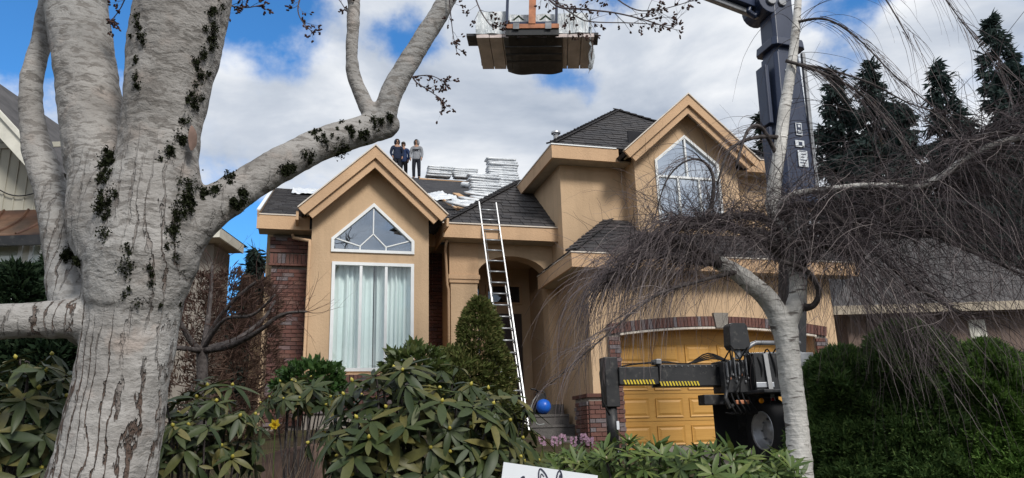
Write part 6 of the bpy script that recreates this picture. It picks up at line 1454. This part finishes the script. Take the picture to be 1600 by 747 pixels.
# ------------------------------------------------------------------ people on the ridge
def skin(name, verts, edges, radii, mat, parent, sub=2, root_i=0):
    me = bpy.data.meshes.new(name); me.from_pydata(verts, edges, []); o = bpy.data.objects.new(name, me); COL.objects.link(o)
    sk = o.modifiers.new('skin', 'SKIN'); sk.use_smooth_shade = True; sv = me.skin_vertices[0].data
    for i, r in enumerate(radii): sv[i].radius = r if isinstance(r, tuple) else (r, r); sv[i].use_root = (i == root_i)
    ss = o.modifiers.new('sub', 'SUBSURF'); ss.levels = sub; ss.render_levels = sub
    dg = bpy.context.evaluated_depsgraph_get(); nm = bpy.data.meshes.new_from_object(o.evaluated_get(dg)); o.modifiers.clear(); o.data = nm; nm.materials.clear(); nm.materials.append(MAT[mat]); nm.polygons.foreach_set('use_smooth', [True] * len(nm.polygons)); o.parent = parent; return o
def person(loc, rz, label, H, top, hood, leg, cap=None, armL=None, armR=None, stance=.11, turn=0.0, group='roofers on the ridge', zipline=None):
    p = empty('person', loc, rz); tag(p, label, 'person', group); s = H / 1.75
    aL = armL or [(.19, 0, 1.40), (.24, .0, 1.12), (.23, -.08, .89)]; aR = armR or [(-.19, 0, 1.40), (-.24, .0, 1.12), (-.23, -.08, .89)]
    V = [(0, 0, .98), (0, .01, 1.12), (0, .01, 1.30), (0, 0, 1.43), (0, 0, 1.49), (0, -.012, 1.56), (0, -.005, 1.64), (0, .005, 1.71)]; Rr = [(.15, .11), (.135, .10), (.155, .11), (.13, .09), .055, (.062, .075), (.078, .098), (.06, .07)]; E = [(i, i + 1) for i in range(7)]
    def chain(st_, pts, rad):
        k = st_
        for q, r in zip(pts, rad): V.append(q); Rr.append(r); E.append((k, len(V) - 1)); k = len(V) - 1
        return k
    for sg, arm in ((1, aL), (-1, aR)):
        h = chain(3, arm, (.055, .045, .033)); hx, hy, hz = arm[2]; d = (Vector(arm[2]) - Vector(arm[1])).normalized(); palm = Vector(arm[2]) + d * .07
        pm = chain(h, [tuple(palm)], ((.036, .018),))
        for f_ in range(4): chain(pm, [tuple(palm + Vector((0, (f_ - 1.5) * .018, 0)) + d * .04), tuple(palm + Vector((-sg * .01, (f_ - 1.5) * .019, 0)) + d * (.075 - .008 * abs(f_ - 1.4)))], (.009, .007))
        chain(h, [tuple(palm + Vector((0, -.04, 0)) - d * .02), tuple(palm + Vector((0, -.055, 0)) + d * .02)], (.010, .008))
        chain(0, [(sg * stance * .8, 0, .90), (sg * stance, -.015, .50), (sg * stance, .02, .10), (sg * stance * 1.1, -.11, .04)], (.085, .055, .042, .038))
    sc = lambda L: [tuple(Vector(q) * s) for q in L]; scr = lambda L: [tuple(x * s for x in r) if isinstance(r, tuple) else r * s for r in L]
    skin('body', sc(V), E, scr(Rr), 'skin', p, 1)
    # hooded top
    V, Rr, E = [(0, 0, .80), (0, 0, .92), (0, .01, 1.12), (0, .005, 1.44), (0, .01, 1.475)], [(.20, .15), (.195, .15), (.185, .14), (.135, .105), (.075, .075)], [(0, 1), (1, 2), (2, 3), (3, 4)]
    for arm in (aL, aR): chain(3, [arm[0], tuple(lerp(Vector(arm[0]), Vector(arm[1]), .5)), arm[1], tuple(lerp(Vector(arm[1]), Vector(arm[2]), .95))], (.078, .072, .062, .048))
    skin('hooded_top', sc(V), E, scr(Rr), top, p, 2)
    V, Rr, E = [(0, 0, 1.10), (0, 0, .95)], [(.15, .115), (.165, .125)], [(0, 1)]
    for sg in (-1, 1): chain(1, [(sg * stance * .8, 0, .84), (sg * stance, -.015, .50), (sg * stance, .015, .22), (sg * stance, .02, .09)], (.105, .08, .068, .07))
    skin('trousers', sc(V), E, scr(Rr), leg, p, 2)
    for sg in (-1, 1): skin('boot', sc([(sg * stance, .045, .045), (sg * stance, .02, .10), (sg * stance, -.06, .045), (sg * stance * 1.1, -.15, .035)]), [(0, 1), (0, 2), (2, 3)], scr([.045, .05, .045, .035]), 'boot', p, 1)
    # face
    m = MB(); m.tube([Vector((0, -.10, 1.62)) * s, Vector((0, -.122, 1.585)) * s, Vector((0, -.10, 1.578)) * s], [.008, .014, .008], 6); m.build('nose', MAT['skin'], p, smooth=True)
    for sg in (-1, 1):
        m = MB(); m.tube([Vector((sg * .03, -.085, 1.622)) * s, Vector((sg * .03, -.098, 1.622)) * s], [.011, .006], 7); m.build('eye', MAT['hair_dark'], p)
        m = MB(); m.tube([Vector((sg * .075, .0, 1.63)) * s, Vector((sg * .086, .01, 1.61)) * s, Vector((sg * .076, .0, 1.58)) * s], [.012, .018, .010], 6); m.build('ear', MAT['skin'], p)
    m = MB(); m.tube([Vector((-.025, -.090, 1.545)) * s, Vector((.025, -.090, 1.545)) * s], .006, 5); m.build('mouth', MAT['boot'], p)
    def dome(name, mat, r, c, cut, lowz):     # shell around the head, open to the front
        m = MB(); n1, n2 = 16, 12
        for i in range(n1 + 1):
            for k in range(n2 + 1):
                a = lerp(-math.pi / 2 + cut, 1.5 * math.pi - cut, i / n1); b = lerp(lowz, math.pi / 2, k / n2); m.v.append(tuple((Vector(c) + Vector((math.cos(a) * math.cos(b) * r[0], math.sin(a) * math.cos(b) * r[1], math.sin(b) * r[2]))) * s))
        for i in range(n1):
            for k in range(n2): q = i * (n2 + 1) + k; m.f.append((q, q + n2 + 1, q + n2 + 2, q + 1)); m.m.append(0)
        return m.build(name, MAT[mat], p, smooth=True)
    if hood: dome('hood', top, (.125, .14, .155), (0, .02, 1.62), .55, -1.2); dome('hair', 'hair_dark', (.088, .105, .108), (0, .006, 1.645), .35, -.2)
    else: dome('hair', 'hair_dark', (.09, .107, .11), (0, .008, 1.64), .7, -.5)
    if cap:
        dome('cap', cap, (.094, .112, .105), (0, .0, 1.665), 0, 0.05); m = MB(); m.v = [tuple(Vector(q) * s) for q in ((-.07, -.08, 1.675), (.07, -.08, 1.675), (.05, -.18, 1.66), (-.05, -.18, 1.66), (-.07, -.08, 1.685), (.07, -.08, 1.685), (.05, -.18, 1.67), (-.05, -.18, 1.67))]; m.f = [(3, 2, 1, 0), (4, 5, 6, 7), (0, 1, 5, 4), (1, 2, 6, 5), (2, 3, 7, 6), (3, 0, 4, 7)]; m.m = [0] * 6; m.build('cap_brim', MAT[cap], p)
    if zipline:
        m = MB(); m.box((-.13 * s, -.147 * s, 1.23 * s), (.13 * s, -.125 * s, 1.275 * s)); m.build('chest_band', MAT[zipline], p)
    return p
vp_ = 28.75; zr = zm(28.6) - .05
u_a = huv(620, 270, vp_)[0]; u_b = huv(630, 270, vp_ + .35)[0]; u_c = huv(650, 270, vp_)[0]
pkt = ([(.19, 0, 1.40), (.25, .03, 1.14), (.20, -.09, .93)], [(-.19, 0, 1.40), (-.25, .03, 1.14), (-.20, -.09, .93)])
person(hw(u_a, vp_, zr), YAW * .4 + .25, 'person in a dark hooded jacket standing leftmost on the ridge', 1.72, 'cloth_navy', True, 'cloth_dark', armL=pkt[0], armR=pkt[1])
person(hw(u_b, vp_ + .35, zr + .02), -.1, 'person in a blue jacket and cap standing behind the dark hooded one', 1.74, 'cloth_navy_blue', False, 'cloth_black', cap='cloth_cap')
person(hw(u_c, vp_ - .1, zr), -.05, 'person in a light grey hooded top and dark trousers on the ridge', 1.72, 'cloth_grey', True, 'cloth_dark', zipline='cloth_dark')

# ------------------------------------------------------------------ small things by the porch and street
sx, sv_ = huv(855, 634, 15.0)[0], 15.0; sz = 2.21
ac = empty('air_compressor', hw(sx, 15.3, sz), YAW); tag(ac, 'small machine with round blue tank and hose on the porch steps', 'machine')
def sphere(m, c, r, n=14, sq=1.0):
    P = [Vector((c[0], c[1], c[2] - r * sq)) + Vector((0, 0, 2 * r * sq * i / n)) for i in range(n + 1)]; m.tube(P, [max(.002, r * math.sqrt(max(0, 1 - (2 * i / n - 1) ** 2))) for i in range(n + 1)], 20)
m = MB(); sphere(m, (0, -.05, .16), .155); m.build('tank', MAT['blue_plastic'], ac, smooth=True)
m = MB(); m.tube([(-.1, .12, 0), (-.1, .12, .42), (-.06, .12, .48), (.06, .12, .48), (.1, .12, .42), (.1, .12, 0)], .018, 8); m.build('frame', MAT['truck_black'], ac, smooth=True)
m = MB(); m.wall([(-.13, .2), (.05, .2), (.07, .34), (.02, .44), (-.12, .42)], [], .0, .11); m.build('motor', MAT['truck_black'], ac); m = MB(); m.tube([(-.07, .1, .48), (-.16, .02, .52), (-.25, -.02, .52)], .018, 6); m.build('handle', MAT['truck_black'], ac, smooth=True)
m = MB(); m.tube(smooth_path([(-.08, 0, .40), (-.2, -.05, .30), (-.28, -.05, .1), (-.3, -.12, -.02), (-.22, -.3, -.2), (-.1, -.38, -.2)], 5), .016, 7); m.build('hose', MAT['hose_grey'], ac, smooth=True)
# yard sign with a drawn dog's ears
s0, s1 = at(787, 722, 3.1), at(934, 743, 3.1); sxv = (s1 - s0).normalized(); syv = Vector((0, -1, 0)); szv = sxv.cross(syv); szv = szv if szv.z > 0 else -szv; wS = (s1 - s0).length; hS = .30
sb = (s0 + s1) / 2 - szv * hS; sign = empty('yard_sign', Vector((sb.x, sb.y, gz(sb.x, sb.y)))); tag(sign, 'white yard sign with drawn pointed dog ears at the bottom edge', 'sign'); so = (s0 + s1) / 2 - Vector(sign.location)
m = MB(); m.obox(so - szv * hS / 2, sxv * wS / 2, Vector((0, .004, 0)), szv * hS / 2); m.build('panel', MAT['sign_white'], sign)
for k in (-.1, .1): m = MB(); q = so + sxv * k - szv * (hS - .02); m.tube([q + Vector((0, .012, 0)), Vector((q.x, q.y + .012, -.15))], .005, 6); m.build('stake', MAT['steel_grey'], sign)
pxs = wS / 147
def stroke(pts, r=.0028):
    m = MB(); P = [so + sxv * ((a - 860.5) * pxs) - szv * ((b) * pxs) + Vector((0, -.0055, 0)) for a, b in pts]; m.tube(smooth_path(P, 3), r, 6); return m.build('ink_line', MAT['sign_ink'], sign)
stroke([(845, 22), (843, 8), (845, 2), (853, 8), (859, 17)]); stroke([(859, 17), (863, 15), (867, 15), (871, 14)]); stroke([(871, 15), (872, 5), (875, 0.5), (879, 8), (880, 22)]); stroke([(847, 18), (847, 9), (852, 13)], .0018); stroke([(875, 14), (876, 6), (878, 14)], .0018); stroke([(845, 22), (843, 34), (848, 46), (860, 54), (872, 48), (879, 36), (880, 22)]); stroke([(817, 20), (821, 17), (822, 24), (820, 30)], .0035)

# ------------------------------------------------------------------ tall bare tree across the street (seen in the window panes)
random.seed(404)
sb_ = hw(2.6, -10.0, 0); stree = empty('street_tree', sb_); tag(stree, 'tall bare tree across the street mirrored in the pointed window panes', 'tree')
m1_, m2_ = MB(), MB()
def grow(p, d, L, r, lev):
    n = 5; pts, rr = [p.copy()], [r]
    for i in range(n):
        d = (d + rvec(.16) + Vector((0, 0, .05))).normalized(); p = p + d * (L / n); pts.append(p.copy()); rr.append(r * lerp(1, .6, (i + 1) / n))
    (m1_ if lev < 2 else m2_).tube(pts, rr, 7 if lev < 2 else 4, caps=False)
    if lev >= 5: return
    for k in range(3 if lev < 4 else 4):
        i = random.randint(2, n); grow(pts[i], (d + rvec(.85)).normalized(), L * random.uniform(.55, .8), rr[i] * random.uniform(.5, .75), lev + 1)
grow(Vector((0, 0, -.1)), Vector((0, 0, 1)), 8.6, .34, 0)
m1_.build('trunk', MAT['limb_dark'], stree, smooth=True); stuff(m2_.build('twigs', MAT['limb_dark'], stree))
